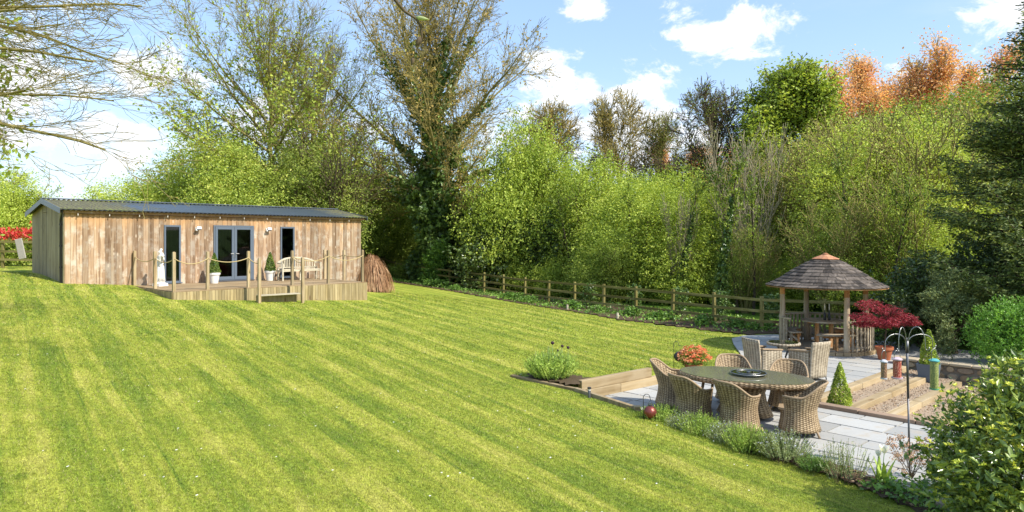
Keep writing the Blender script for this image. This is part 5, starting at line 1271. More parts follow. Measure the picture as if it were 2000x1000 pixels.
for j in range(14):
    a0 = 2 * PI * j / 14; a1 = a0 + 2 * PI / 14 * .98; vs = []
    for dz2 in (-.004, .012):
        for r_, z_, a_ in ((.36, 2.565, a0), (.36, 2.565, a1), (.05, 2.695, a1), (.05, 2.695, a0)): vs.append((r_ * math.cos(a_), r_ * math.sin(a_), z_ + dz2))
    MB().add(vs, ((0, 3, 2, 1), (4, 5, 6, 7), (0, 1, 5, 4), (1, 2, 6, 5), (2, 3, 7, 6), (3, 0, 4, 7))).obj('cap_shingle', MT['shingle_cap'], rf)
MB().lathe([(.09, 2.70), (.06, 2.725), (.0, 2.745)], k=16).obj('finial', MT['shingle_cap'], rf, smooth=True)
# table and benches inside
def sector(r0, r1, a0, a1, z0, z1, n=14):
    poly = [(r1 * math.cos(a0 + (a1 - a0) * i / n), r1 * math.sin(a0 + (a1 - a0) * i / n)) for i in range(n + 1)] + [(r0 * math.cos(a1 + (a0 - a1) * i / n), r0 * math.sin(a1 + (a0 - a1) * i / n)) for i in range(n + 1)]
    m = MB(); k = n + 1
    for i in range(n):
        q4 = [poly[i], poly[i + 1], poly[2 * k - 2 - i], poly[2 * k - 1 - i]]; b_ = len(m.v); m.v += [(x_, y_, z0) for x_, y_ in q4] + [(x_, y_, z1) for x_, y_ in q4]
        m.f += [(b_, b_ + 3, b_ + 2, b_ + 1), (b_ + 4, b_ + 5, b_ + 6, b_ + 7), (b_, b_ + 1, b_ + 5, b_ + 4), (b_ + 2, b_ + 3, b_ + 7, b_ + 6)] + ([(b_ + 3, b_, b_ + 4, b_ + 7)] if i == 0 else []) + ([(b_ + 1, b_ + 2, b_ + 6, b_ + 5)] if i == n - 1 else [])
    return m
tb = thing('round_table', 'round grey timber table with bottle candles inside the pavilion', 'table', (GX - .02, GY + .05, .10))
for i in range(9):
    x0 = -.62 + i * .138; x1 = x0 + .132; ys_ = [math.sqrt(max(0, .385 - x * x)) for x in (x0, x1)]
    MB().prism([(x0, -ys_[0]), (x1, -ys_[1]), (x1, ys_[1]), (x0, ys_[0])], .70, .735).obj('table_board', MT['gazebo_grey'], tb)
for a in (.4, 1.97, 3.54, 5.11): MB().box((.26 * math.cos(a), .26 * math.sin(a), .34), (.08, .08, .68)).obj('leg', MT['gazebo_orange'], tb)
MB().box((0, 0, .67), (.9, .07, .05)).box((0, 0, .30), (.52, .07, .05), rz=.8).obj('stretcher', MT['gazebo_orange'], tb)
for i, (dx, dy, lb) in enumerate(((.0, -.05, 'dark wine bottle with a white candle, left one on the pavilion table'), (.105, -.10, 'dark wine bottle with a white candle, right one on the pavilion table'))):
    bt = thing('bottle', lb, 'bottle', (GX - .02 + dx, GY + .05 + dy, .835), 0, 'candle bottles on the pavilion table')
    MB().lathe([(.036, 0), (.037, .17), (.028, .2), (.014, .23), (.014, .285)], k=14).obj('glass_body', MT['black_plastic'], bt, auto=40)
    MB().lathe([(.011, .285), (.011, .46 + .01 * i), (.003, .475)], k=8).obj('candle', MT['candle'], bt, smooth=True)
def curved_bench(label, r0, r1, a0, a1, loc=(GX, GY, .10)):
    b_ = thing('curved_bench', label, 'bench', loc)
    for k_ in range(3):
        ra = r0 + (r1 - r0) * k_ / 3; rb = r0 + (r1 - r0) * (k_ + 1) / 3 - .008; sector(ra, rb, a0, a1, .40, .435).obj('seat_board', MT['gazebo_grey'], b_)
    sector(r0 + .02, r0 + .05, a0 + .04, a1 - .04, .31, .398).obj('apron', MT['gazebo_orange'], b_)
    nl = 3
    for i in range(nl):
        a = a0 + .12 + (a1 - a0 - .24) * i / (nl - 1)
        for r_ in (r0 + .06, r1 - .06): MB().box((0, 0, .19), (.06, .06, .38)).obj('leg', MT['gazebo_orange'] if r_ < 1 and i else MT['gazebo_grey'], b_, loc=(r_ * math.cos(a), r_ * math.sin(a), 0), rot=(0, 0, a))
        MB().bar(((r0 + .06) * math.cos(a), (r0 + .06) * math.sin(a), .17), ((r1 - .06) * math.cos(a), (r1 - .06) * math.sin(a), .33), .04, .05).obj('brace', MT['gazebo_grey'], b_)
    return b_
curved_bench('curved grey bench along the back left rail inside the pavilion', .78, 1.12, R(120), R(196))
curved_bench('curved grey bench at the near side of the pavilion table', .68, 1.0, R(-128), R(-66))
curved_bench('curved grey bench along the right rail inside the pavilion', .78, 1.12, R(-40), R(50))
# ================================================================== wicker
def grid_uv(name, G, uvs, mat, parent, closed=False, thick=.018):
    G = np.array(G); nu, nv = G.shape[:2]; ii = np.arange(nu * nv).reshape(nu, nv)
    q = np.stack([ii[:-1, :-1], ii[1:, :-1], ii[1:, 1:], ii[:-1, 1:]], -1).reshape(-1, 4)
    me = np_mesh(name, G.reshape(-1, 3), q, True, np.array(uvs).reshape(-1, 2))
    o = part(name, me, mat, parent)
    if thick: m = o.modifiers.new('thick', 'SOLIDIFY'); m.thickness = thick; m.offset = 0
    return o
def tub_chair():
    t_ = thing('wicker_armchair', '', 'chair', (0, 0, 0))
    def plan(phi, k):                                   # phi 0 = middle of the back, +-1 = front of the arms
        a = phi * 2.28; x = math.sin(a) * .350; y = -math.cos(a) * .335
        return x * k * (1.0 if abs(phi) < .8 else 1 - .12 * (abs(phi) - .8) * 5), y * k
    def ztop(phi): 
        s_ = min(1, max(0, (abs(phi) - .16) / .46)); s_ = s_ * s_ * (3 - 2 * s_); return .84 - .21 * s_ - .015 * abs(phi)
    nu, nv = 41, 13; G, UVs = [], []
    for i in range(nu):
        phi = -1 + 2 * i / (nu - 1); row, ur = [], []; zt = ztop(phi)
        for j in range(nv):
            z = .085 + (zt - .085) * j / (nv - 1); w_ = z / .86
            k = 1.06 - .24 * math.sin(min(1, z / .42) * PI / 2) ** 1.2 if z < .42 else .82 + .36 * ((z - .42) / .45) ** 1.1
            k *= (1 + .12 * max(0, 1 - abs(phi) * 1.6) * max(0, z - .4) / .45)
            x, y = plan(phi, k); row.append((x, y, z)); ur.append((phi * .95 * 1.0, z))
        G.append(row); UVs.append(ur)
    grid_uv('backrest', G, UVs, MT['wicker'], t_)
    rim = [G[i][-1] for i in range(nu)]
    front_l = [G[0][j] for j in range(nv - 1, -1, -1)]; front_r = [G[-1][j] for j in range(nv)]
    ends = lambda s: [(s * .245, .225, .655 - .0), (s * .25, .245, .60), (s * .245, .245, .40), (s * .27, .25, .07)]
    MB().tube([(x, y, z + .008) for x, y, z in [G[0][j] for j in range(nv)][::1]] + [(x, y, z + .01) for x, y, z in rim[1:-1]] + [G[-1][j] for j in range(nv - 1, -1, -1)], .019, 8).obj('rim', MT['wicker_rim'], t_, smooth=True)
    ap = []; au = []
    pl_, pr_ = G[0], G[-1]
    for i in range(15):
        s_ = i / 14; row = []; ur = []
        for j in range(6):
            z = .085 + .31 * j / 5; k = int(round((z - .085) / ((ztop(1) - .085) / (nv - 1)))); a_, b_ = pl_[k], pr_[k]
            row.append((a_[0] + (b_[0] - a_[0]) * s_, a_[1] + (b_[1] - a_[1]) * s_ + .07 * math.sin(PI * s_), z)); ur.append((s_ * .5, z))
        ap.append(row); au.append(ur)
    grid_uv('apron', ap, au, MT['wicker'], t_)
    n = 28; poly = [(plan(-1 + 2 * i / (n - 1), .80)) for i in range(n)] + [(.12, .29), (-.12, .29)]
    se = MB().prism(poly, .385, .42).obj('seat', MT['wicker_rim'], t_)
    for sx, sy in ((-.26, .21), (.26, .21), (-.18, -.28), (.18, -.28)): MB().tube([(sx, sy, .10), (sx * 1.12, sy * 1.14, .0)], [.020, .017], 8).obj('leg', MT['wicker_rim'], t_, smooth=True)
    return t_
TC = (4.08, 12.10); TA = math.atan2(-.53, .85)
def tpt(a, b): return (TC[0] + .85 * a + .53 * b, TC[1] - .53 * a + .85 * b)
ch0 = tub_chair()
seats = [(-1.28, .02, 'tub shaped wicker chair at the far left end of the oval table'), (-.62, -.93, 'tub shaped wicker chair, its back to us, just right of the left end chair'), (.16, -1.02, 'tub shaped wicker chair, its back to us, middle of the near side'),
         (.98, -.62, 'tub shaped wicker chair at the near right end, its legs in view'), (-.42, .98, 'tub shaped wicker chair behind the table, left of the glass turntable'), (.55, .92, 'tub shaped wicker chair behind the table, right of the glass turntable')]
for i, (a, b, lb) in enumerate(seats):
    p = tpt(a, b); hd2 = ((.95, -.35), (.88, .48), (.90, .46), (-.93, .42), (-.1, -1), (-.45, -.9))[i]; ang = math.atan2(hd2[1], hd2[0]) - PI / 2
    if i == 0: o = ch0; o.location = (p[0], p[1], .014); o.rotation_euler = (0, 0, ang)
    else: o = dup(ch0, (p[0], p[1], .014), ang)
    o['label'] = lb; o['group'] = 'wicker tub chairs round the oval table'
dt = thing('oval_table', 'large oval wicker dining table with dark glass top and glass turntable', 'table', (TC[0], TC[1], .014), TA)
A_, B_ = 1.15, .68
rim = MB(); n = 56
pts = [(A_ * math.cos(2 * PI * i / n), B_ * math.sin(2 * PI * i / n), .70) for i in range(n)]
G, UVs = [], []
for i in range(n + 1):
    a = 2 * PI * i / n; row, ur = [], []
    for k_, z in ((.985, .64), (1.005, .655), (1.01, .70), (.995, .722), (.90, .724)): row.append((A_ * k_ * math.cos(a), B_ * k_ * math.sin(a), z)); ur.append((i / n * 5.8, z))
    G.append(row); UVs.append(ur)
grid_uv('table_edge', G, UVs, MT['wicker'], dt, thick=.006)
MB().prism([(A_ * .99 * math.cos(2 * PI * i / n), B_ * .99 * math.sin(2 * PI * i / n)) for i in range(n)], .665, .705).obj('table_frame', MT['wicker_rim'], dt)
MB().prism([(A_ * .985 * math.cos(2 * PI * i / n), B_ * .985 * math.sin(2 * PI * i / n)) for i in range(n)], .728, .736).obj('table_top', MT['glass_over_wicker'], dt, auto=40)
for sx in (-1, 1):
    for sy in (-1, 1): MB().tube([(sx * .62, sy * .30, .67), (sx * .72, sy * .40, .0)], [.027, .022], 8).obj('leg', MT['wicker_rim'], dt, smooth=True)
G, UVs = [], []
for i in range(33):
    a = 2 * PI * i / 32; G.append([(r_ * 1.4 * math.cos(a), r_ * math.sin(a), z) for r_, z in ((.34, .06), (.26, .3), (.24, .45), (.30, .66))]); UVs.append([(i / 32 * 1.8, z) for z in (.06, .3, .45, .66)])
grid_uv('skirt', G, UVs, MT['wicker'], dt)
ls = thing('glass_turntable', 'round clear glass turntable in the middle of the oval table', 'turntable', (*tpt(.06, .03), .752), 0)
MB().lathe([(.30, .030), (.305, .036), (.30, .042), (0, .042)], k=40).lathe([(0, .030), (.30, .030)], k=40).obj('glass_plate', MT['clear_glass'], ls, auto=40)
MB().tube([(.298 * math.cos(2 * PI * i / 40), .298 * math.sin(2 * PI * i / 40), .037) for i in range(40)], .009, 6, closed=True).tube([(.20 * math.cos(2 * PI * i / 32), .20 * math.sin(2 * PI * i / 32), .046) for i in range(32)], .006, 6, closed=True).obj('rim', MT['steel'], ls, smooth=True)
MB().lathe([(.09, 0), (.085, .02), (.05, .028)], k=20).lathe([(.03, .044), (.035, .055), (.0, .06)], k=14).obj('swivel', MT['steel'], ls, auto=40)
# bistro set
def square_chair():
    t_ = thing('high_back_armchair', '', 'chair', (0, 0, 0)); W2 = .27
    def panel(name, f, nu, nv, us, vs):
        G = [[f(i / (nu - 1), j / (nv - 1)) for j in range(nv)] for i in range(nu)]; UVs = [[(i / (nu - 1) * us, j / (nv - 1) * vs) for j in range(nv)] for i in range(nu)]
        return grid_uv(name, G, UVs, MT['wicker_pale'], t_, thick=.035)
    panel('backrest', lambda u, v: ((u - .5) * 2 * W2 * (.92 + .12 * v), -.26 - .04 * v - .06 * v * v + .035 * (1 - (2 * u - 1) ** 2) * -1, 0.07 + .80 * v), 9, 12, .54, .9)
    for s_ in (-1, 1):
        panel('side_panel', lambda u, v, s_=s_: (s_ * (W2 - .01 + .02 * u), -.25 + .53 * u, .07 + (.60 - .05 * u) * v - .0), 7, 8, .5, .55)
        MB().box((s_ * W2, .02, .645), (.075, .58, .035), rx=-.08).obj('armrest', MT['wicker_rim'], t_, bev=.01)
    panel('apron', lambda u, v: ((u - .5) * 2 * W2, .265 + .0 * v, .10 + .31 * v + .04 * (1 - v) * (1 - (2 * u - 1) ** 2)), 7, 5, .54, .3)
    MB().box((0, .0, .41), (2 * W2 - .02, .52, .05)).obj('seat', MT['wicker_rim'], t_, bev=.015)
    for sx in (-1, 1):
        for sy in (-.25, .25): MB().tube([(sx * (W2 - .01), sy, .09), (sx * (W2 + .0), sy * 1.04, 0)], [.015, .012], 8).obj('leg', MT['bolt_metal'], t_, smooth=True)
    return t_
def face(o, d): o.rotation_euler[2] = math.atan2(d[1], d[0]) - PI / 2
bc = square_chair(); bc.location = (5.72, 15.72, .014); face(bc, (.93, .36)); tag(bc, 'high backed wicker armchair left of the small round table, seen from its side', 'chair', 'high backed chairs at the small table')
b2 = dup(bc, (6.62, 15.42, .014)); face(b2, (-.42, .9)); b2['label'] = 'high backed wicker armchair right of the small round table, its back to us'
bt_ = thing('bistro_table', 'small round wicker table between the two high backed chairs', 'table', (6.28, 15.95, .014))
G, UVs = [], []
for i in range(33):
    a = 2 * PI * i / 32; G.append([(r_ * math.cos(a), r_ * math.sin(a), z) for r_, z in ((.30, .68), (.365, .685), (.375, .71), (.365, .735), (.0, .738))]); UVs.append([(i / 32 * 2.3, z) for z in (0, .06, .1, .13, .5)])
grid_uv('table_top', G, UVs, MT['wicker_pale'], bt_, thick=.004)
MB().lathe([(.33, .738), (.33, .745), (0, .746)], k=32).obj('glass', MT['clear_glass'], bt_, auto=40)
for k_ in range(4):
    a = k_ * PI / 2 + .5; MB().tube([(.2 * math.cos(a), .2 * math.sin(a), .68), (.06 * math.cos(a), .06 * math.sin(a), .4), (.25 * math.cos(a), .25 * math.sin(a), 0)], .014, 8).obj('leg', MT['bolt_metal'], bt_, smooth=True)
# ================================================================== pots, lamps and feeders
def rosettes(C, n, ln, wd, seed):
    r = np.random.RandomState(seed); V_ = []
    for c, out in C:
        for k_ in range(n):
            a = r.rand() * 6.28; d = nrm(np.array(out) * (.5 + .5 * r.rand()) + .9 * np.array([math.cos(a), math.sin(a), .25 * r.normal()]))
            s_ = np.cross(d, r.normal(size=3)); s_ /= np.linalg.norm(s_); L_ = ln * (.7 + .6 * r.rand()); e = c + d * L_ + np.array([0, 0, -.25 * L_])
            V_ += [c, c + d * L_ * .55 + s_ * wd, e, c + d * L_ * .55 - s_ * wd]
    return np.array(V_)
px_, d_ = 1355, 15.75
pi_ = thing('pieris_shrub', 'flame orange and salmon leaved shrub in terracotta pot at the lawn edge', 'potted plant', (Wd(px_, d_), d_, .02))
pot_tapered(.13, .19, .27, .018).obj('pot', MT['terracotta'], pi_, auto=35)
r = np.random.RandomState(3); C = []
for i in range(150):
    u = nrm(r.normal(size=3)); u[2] = abs(u[2]) * 1.0 - .28; C.append((np.array([0, 0, .47]) + u * np.array([.36, .33, .30]) * (.72 + .28 * r.rand()), u))
part('flame_leaves', leaf_mesh('flame_leaves', rosettes(C, 13, .075, .0095, 5)), MT['leaf_pieris'], pi_)
P, A = lobe_pts([(0, 0, .40, .30, .28, .24)], 1800, 3, .2, 6, .1); part('green_leaves', leaf_mesh('green_leaves', leaves(P, .028, 4, .4, .4)), MT['leaf_mid'], pi_)
def hook_obj(name, label, cat, x, y, z, h, ball=True, mat='iron_dark', rad=.085, bmat='copper_ball'):
    t_ = thing(name, label, cat, (x, y, z)); c = []
    for i in range(9): a = PI - i / 8 * PI * 1.05; c.append((.055 + .055 * math.cos(a), 0, h + .055 * math.sin(a)))
    MB().tube([(0, 0, 0), (0, 0, h)] + c[1:] + [(.125, 0, h - .05), (.15, 0, h - .035)], .006, 6).obj('hook', MT[mat], t_, smooth=True)
    return t_
plain('copper_ball', (.26, .07, .055), .3, .5, .5, 18, .5, Metallic=.6)
x, y = Wp(1266, 838, .0); hk = hook_obj('shepherd_hook', 'thin dark shepherd hook at the corner of the bed beside the paving', 'hook', x - .08, y, .0, .52)
lt = thing('lantern', 'mottled red metal ball lantern hanging from the thin hook near the lavender', 'lantern', (x + .035, y, .28))
prof = [(.105 * math.sin(PI * i / 12), -.105 * math.cos(PI * i / 12)) for i in range(13)]
MB().lathe(prof, k=24).obj('ball', MT['copper_ball'], lt, smooth=True)
MB().lathe([(.03, .10), (.032, .115), (.012, .125), (0, .13)], k=14).tube([(-.03, 0, .11), (-.025, 0, .16), (.0, 0, .19), (.025, 0, .16), (.03, 0, .11)], .0035, 5).obj('cap', MT['iron_dark'], lt, auto=40)
hk2 = hook_obj('shepherd_hook', 'thin dark shepherd hook on the lawn side of the flame orange shrub', 'hook', Wd(1316, 15.9), 15.9, .1, .62)
lt2 = thing('lantern', 'dark brown ball lantern on the hook behind the left end chair', 'lantern', (Wd(1316, 15.9) + .12, 15.9, .43))
MB().lathe([(r_ * 1.1, z_ * 1.1) for r_, z_ in prof], k=20).obj('ball', MT['iron_dark'], lt2, smooth=True)
x, y = Wp(1151, 778, .20)
bl = thing('bollard_light', 'short dark bollard light at the left end of the timber retaining wall', 'bollard', (x, y, .12))
MB().lathe([(.028, 0), (.028, .22), (.026, .225)], k=14).obj('post', MT['bolt_metal'], bl, auto=40)
MB().lathe([(.022, .225), (.022, .255)], k=14).obj('lens', MT['white_lamp'], bl, auto=40)
MB().lathe([(.036, .255), (.036, .285), (.0, .292)], k=14).obj('cap', MT['iron_dark'], bl, auto=40)
# cone topiaries by the steps
t_ = thing('cone_topiary', 'sunlit yellow green clipped cone at the near end of the gravel steps', 'shrub', (6.19, 13.02, -.01))
part('foliage', cone_leaves(.80, .225, 5200, .017, 8, .0, .85), MT['leaf_topiary'], t_)
MB().lathe([(.19, -.06), (.2, .03), (.185, .03), (.18, .0), (0, .0)], k=4).obj('planter', MT['lead_grey'], t_, rot=(0, 0, .2)); MB().lathe([(.02, 0), (.01, .5)], k=6).obj('stem', MT['bark'], t_)
x, y = Wp(1822, 746, -.16)
t_ = thing('cone_topiary', 'clipped cone shrub in grey square planter on the gravel steps before the stone wall', 'potted plant', (x, y + .16, -.16), AU + .1)
pl4 = MB(); a_, b_, h_ = .17, .22, .40
pl4.add([(-a_, -a_, 0), (a_, -a_, 0), (a_, a_, 0), (-a_, a_, 0), (-b_, -b_, h_), (b_, -b_, h_), (b_, b_, h_), (-b_, b_, h_), (-b_ + .03, -b_ + .03, h_), (b_ - .03, -b_ + .03, h_), (b_ - .03, b_ - .03, h_), (-b_ + .03, b_ - .03, h_), (-b_ + .04, -b_ + .04, h_ - .06), (b_ - .04, -b_ + .04, h_ - .06), (b_ - .04, b_ - .04, h_ - .06), (-b_ + .04, b_ - .04, h_ - .06)],
        [(0, 3, 2, 1)] + [(i, (i + 1) % 4, 4 + (i + 1) % 4, 4 + i) for i in range(4)] + [(4 + i, 4 + (i + 1) % 4, 8 + (i + 1) % 4, 8 + i) for i in range(4)] + [(8 + i, 8 + (i + 1) % 4, 12 + (i + 1) % 4, 12 + i) for i in range(4)] + [(12, 13, 14, 15)])
pl4.obj('planter', MT['lead_grey'], t_); part('foliage', cone_leaves(.82, .21, 4200, .019, 18, .36, .7), MT['leaf_topiary'], t_); MB().lathe([(.02, .3), (.01, .8)], k=6).obj('stem', MT['bark'], t_)
# red maple in a pot
mp = thing('japanese_maple', 'deep red feathery maple in terracotta pot beside the pavilion', 'tree', (Wd(1727, 17.9), 17.9, .012))
pot_tapered(.14, .20, .34, .02).obj('pot', MT['terracotta'], mp, auto=35)
sg = grow(91, [.95, .8, .45], [8, 5], [1.05, .7], [.07, .12, .15], [.1, .1, .0], [6, 5, 3], .028, [.5, .2], .6, .006, lean=(.12, 0, 1), base=(0, 0, .3))
part('trunk', wood_mesh('trunk', sg, .02), MT['bark_dark'], mp)
r = np.random.RandomState(12); C = []
for (cx0, cy0, cz0, rx, ry, rz_) in ((-.35, 0, 1.42, .38, .35, .16), (-.62, -.1, 1.12, .32, .3, .13), (.05, -.05, 1.30, .42, .4, .13), (-.1, -.2, 1.02, .36, .3, .12), (.42, 0, 1.12, .42, .38, .13), (.68, .05, .98, .26, .3, .10), (.05, .1, .92, .5, .4, .10), (-.45, .1, .92, .3, .3, .1)):
    for i in range(150):
        u = nrm(r.normal(size=3)); p = np.array([cx0, cy0, cz0]) + u * np.array([rx, ry, rz_]) * r.rand() ** .4; C.append((p, np.array([u[0] * .6, u[1] * .6, -.35])))
part('crown', leaf_mesh('crown', rosettes(C, 9, .06, .0065, 4)), MT['leaf_red'], mp)
# bird feeding pole
FX, FY = Wd(1777, 9.1), 9.1
fp_ = thing('feeder_pole', 'tall slim metal pole with four curled hanging arms beside the steps', 'pole', (FX, FY, .02)); fp_.rotation_euler = (0, -.022, 0)
MB().tube([(0, 0, 0), (0, 0, 1.0)], .0125, 10).tube([(0, 0, 1.0), (0, 0, 1.74)], .0155, 10).tube([(0, 0, 1.60), (0, 0, 1.76)], .022, 10).tube([(0, 0, 1.76), (0, 0, 1.80)], [.014, .004], 8).obj('post', MT['bolt_metal'], fp_, smooth=True)
arms = [(R(195), .33, 1.86), (R(215), .20, 1.95), (R(-28), .19, 1.95), (R(5), .34, 1.84)]
tips = []
for a, rd, zt in arms:
    c = [(0.018, 1.62), (.018, 1.70)]; zc_ = 1.74
    for i in range(11):
        q_ = PI - i / 10 * PI; c.append((.018 + rd * .5 + rd * .5 * math.cos(q_), zc_ + (zt - zc_) * math.sin(q_)))
    c += [(rd + .018, zc_ - .06), (rd + .024, zc_ - .085), (rd + .045, zc_ - .095), (rd + .062, zc_ - .075), (rd + .062, zc_ - .05)]
    MB().tube([(x_ * math.cos(a), x_ * math.sin(a), z_) for x_, z_ in c], .0052, 6).obj('arm', MT['steel'], fp_, smooth=True)
    tips.append((FX + (rd + .04) * math.cos(a) - math.sin(.022) * 1.65, FY + (rd + .04) * math.sin(a), .02 + zc_ - .09))
def feeder(label, tip, h, r_, capm, bodym, loop, basem=None, basin=False):
    z0 = tip[2] - loop - h; t_ = thing('bird_feeder', label, 'bird feeder', (tip[0], tip[1], z0), .3, 'feeders hanging from the pole')
    MB().lathe([(r_, .02), (r_, h - .02)], k=18).obj('tube', MT[bodym], t_, auto=40)
    MB().lathe([(r_ * 1.25, h - .022), (r_ * 1.28, h - .008), (r_ * .6, h + .012), (0, h + .014)], k=20).obj('cap', MT[capm], t_, auto=40)
    MB().lathe([(r_ * .9, 0), (r_ * 1.15 if not basin else r_ * 1.35, .006), (r_ * 1.15 if not basin else r_ * 1.4, .022)], k=20).obj('base', MT[basem or capm], t_, auto=40)
    pts = [(-r_ * .95, 0, h - .02), (-r_ * .95, 0, h + loop * .6)] + [(-r_ * .95 * math.cos(PI * i / 6), 0, h + loop * .6 + loop * .4 * math.sin(PI * i / 6)) for i in range(1, 6)] + [(r_ * .95, 0, h + loop * .6), (r_ * .95, 0, h - .02)]
    MB().tube(pts, .0045, 6).obj('handle', MT['steel'], t_, smooth=True)
    return t_
def f_seed(cols, wire):
    def fn(t):
        v = t.n('TexCoord').outputs['Object']; vo = t.n('TexVoronoi', None, Vector=v, Scale=75.0)
        c = t.ramp(t.n('SeparateXYZ', None, Vector=vo.outputs['Color']).outputs[0], [(i / (len(cols) - 1), q_) for i, q_ in enumerate(cols)])
        c = t.mix(t.mr(vo.outputs['Distance'], .3, .6), c, wire)
        return pr(t, c, .35, .5, bump(t, vo.outputs['Distance'], .5, .004))
    return fn
M_('peanut_mix', f_seed(((.34, .16, .08), (.50, .30, .17), (.26, .12, .07)), (.14, .09, .06)))
M_('red_seed', f_seed(((.50, .16, .10), (.60, .34, .24), (.38, .08, .05)), (.28, .05, .04)))
M_('green_seed', f_seed(((.34, .38, .10), (.44, .44, .16), (.22, .28, .06)), (.18, .22, .08)))
plain('grey_cap', (.45, .47, .52), .4, .5, .05); plain('teal_cap', (.09, .36, .36), .35, .5, .05); plain('red_cap', (.50, .40, .45), .35, .5, .05); plain('green_base', (.08, .30, .16), .35, .5, .05)
feeder('bird feeder of mixed peanuts with a grey cap, leftmost on the pole', tips[0], .245, .036, 'grey_cap', 'peanut_mix', .135)
feeder('fat red bird feeder with a pale cap, just left of the pole', (tips[1][0], tips[1][1] + .02, tips[1][2]), .27, .05, 'red_cap', 'red_seed', .10, None, True)
feeder('tall green bird feeder with teal cap, right of the pole', tips[3], .40, .050, 'teal_cap', 'green_seed', .145, 'green_base')
# bleached board leaning on the fence at far left
x_, y_ = Wd(40, 28.6), 28.6
tag(MB().box((0, 0, .42), (.30, .05, .85), ry=-.22).obj('leaning_board', MT['sign_bleached'], None, loc=(x_, y_, hz(x_, y_) + .42), bev=.02), 'bleached worn board leaning on the fence in front of the red hedge', 'board')
# ================================================================== planting in the bed
def spiky(seed, n, R_, h, ll, k_=9, flowers=0):
    r = np.random.RandomState(seed); Pq, Aq, Fq = [], [], []
    th = r.rand(n) * 6.28; rad = R_ * r.rand(n) ** .6; hh = h * (1 - .35 * (rad / R_) ** 2) * (.75 + .4 * r.rand(n))
    base = np.stack([rad * .55 * np.cos(th), rad * .55 * np.sin(th), np.zeros(n)], -1); tip = np.stack([rad * 1.15 * np.cos(th), rad * 1.15 * np.sin(th), hh], -1) + r.normal(size=(n, 3)) * .02
    for k in range(k_):
        f = .25 + .75 * (k + r.rand(n, 1)) / k_; Pq.append(base + (tip - base) * f + np.array([0, 0, 1]) * 0); Aq.append(nrm(tip - base) * 1.2)
    V_ = leaves(np.concatenate(Pq), ll, seed, .2, .22, np.concatenate(Aq))
    stems = [(tuple(base[i]), tuple(tip[i]), .003, .0015, 0) for i in range(0, n, 3)]
    me = leaf_mesh('foliage', V_); fl = None
    if flowers: j = r.choice(n, flowers); fl = leaf_mesh('flowers', leaves(tip[j] + r.normal(size=(flowers, 3)) * .012 - np.array([0, 0, .02]), .011, seed + 1, .3, .8))
    return me, wood_mesh('stems', stems, .5), fl
lavA = spiky(1, 420, .34, .36, .021, 10); lavB = spiky(2, 400, .36, .40, .019, 11, 180)
def bush(name, label, x, y, kindm, cm, s_, rz=0.0, cat='shrub', group=None, z=.0):
    o = thing(name, label, cat, (x, y, z), rz, group); o.scale = s_ if isinstance(s_, tuple) else (s_,) * 3
    for nm, me, m_ in (('foliage', kindm[0], cm), ('stems', kindm[1], 'bark'), ('flowers', kindm[2], 'flower_mauve')):
        if me is None: continue
        if not me.materials: me.materials.append(MT[m_])
        ob = part(nm, me, None, o); ob.material_slots[0].link = 'OBJECT'; ob.material_slots[0].material = MT[m_]
        if nm == 'flowers': ob['kind'] = 'stuff'
    return o
bl_ = [(1290, 834, lavA, 'leaf_lavender', (1.0, .9, .95), 'fresh green lavender mound beside the hanging red ball'), (1338, 848, lavB, 'leaf_silver', (.8, .8, .75), 'greyish rosemary tuft between the first two green mounds'), (1366, 856, lavA, 'leaf_lavender', (1.0, .95, 1.0), 'fresh green lavender mound in front of the left chair backs'),
       (1418, 870, lavB, 'leaf_silver', (.85, .8, .8), 'grey green rosemary with pale flowers before the second chair'), (1458, 884, lavA, 'leaf_lavender', (1.15, 1.0, 1.05), 'widest green lavender mound below the table'), (1496, 893, lavA, 'leaf_mid', (.8, .8, .9), 'smaller green mound right of the widest one'),
       (1533, 903, lavB, 'leaf_silver', (1.05, .95, 1.0), 'tall grey rosemary with mauve flowers at the legs of the right chair'), (1588, 922, lavA, 'leaf_ground', (.62, .6, .55), 'small bright green cushion right of the tall rosemary')]
for i, (px, py, km, cm, s_, lb) in enumerate(bl_):
    x, y = Wp(px, py - 4, .03); bush('lavender_bush' if km is lavA else 'rosemary_bush', lb, x, y, km, cm, s_, i * 1.1, 'shrub', None, .02)
sp = spiky(9, 70, .34, .52, .020, 16, 0)
x, y = Wp(1655, 945, .0); bush('rosemary_bush', 'straggly open rosemary left of the two white tulips', x, y, sp, 'leaf_silver', (1.0, .8, 1.0), .4, 'shrub', None, .0)
x, y = Wp(1632, 935, .0); bush('rosemary_bush', 'thin twiggy rosemary stems standing before pale paving', x, y, sp, 'leaf_mid', (.6, .5, .95), 2.4, 'shrub', None, .0)
# lavender clump at the end of the retaining wall
lc = spiky(5, 900, .50, .52, .030, 12)
x, y = .80, 13.85
bush('lavender_bush', 'big lavender clump in its own bed at the left end of the retaining wall', x, y, lc, 'leaf_lavender', (1.0, .85, 1.05), .4, 'shrub', None, .30)
r = np.random.RandomState(3); V_ = []
for i in range(46):
    a = r.rand() * 6.28; b0_ = np.array([.13 * r.normal(), .10 * r.normal(), 0]); h = .45 + .22 * r.rand(); e = b0_ + np.array([.18 * math.cos(a), .18 * math.sin(a), h]); s_ = np.array([math.sin(a), -math.cos(a), 0]) * .009; m_ = (b0_ + e) / 2 + np.array([0, 0, .06])
    V_ += [b0_ - s_, b0_ + s_, m_ + s_, m_ - s_, m_ - s_, m_ + s_, e + s_ * .1, e - s_ * .1]
o = tree('iris_clump', 'upright grey green sword leaves rising out of the lavender clump', 'plant', (x, y, .32), None, leaf_mesh('leaves', np.array(V_)), None, 0, 'bark', 'reed', 'leaves')
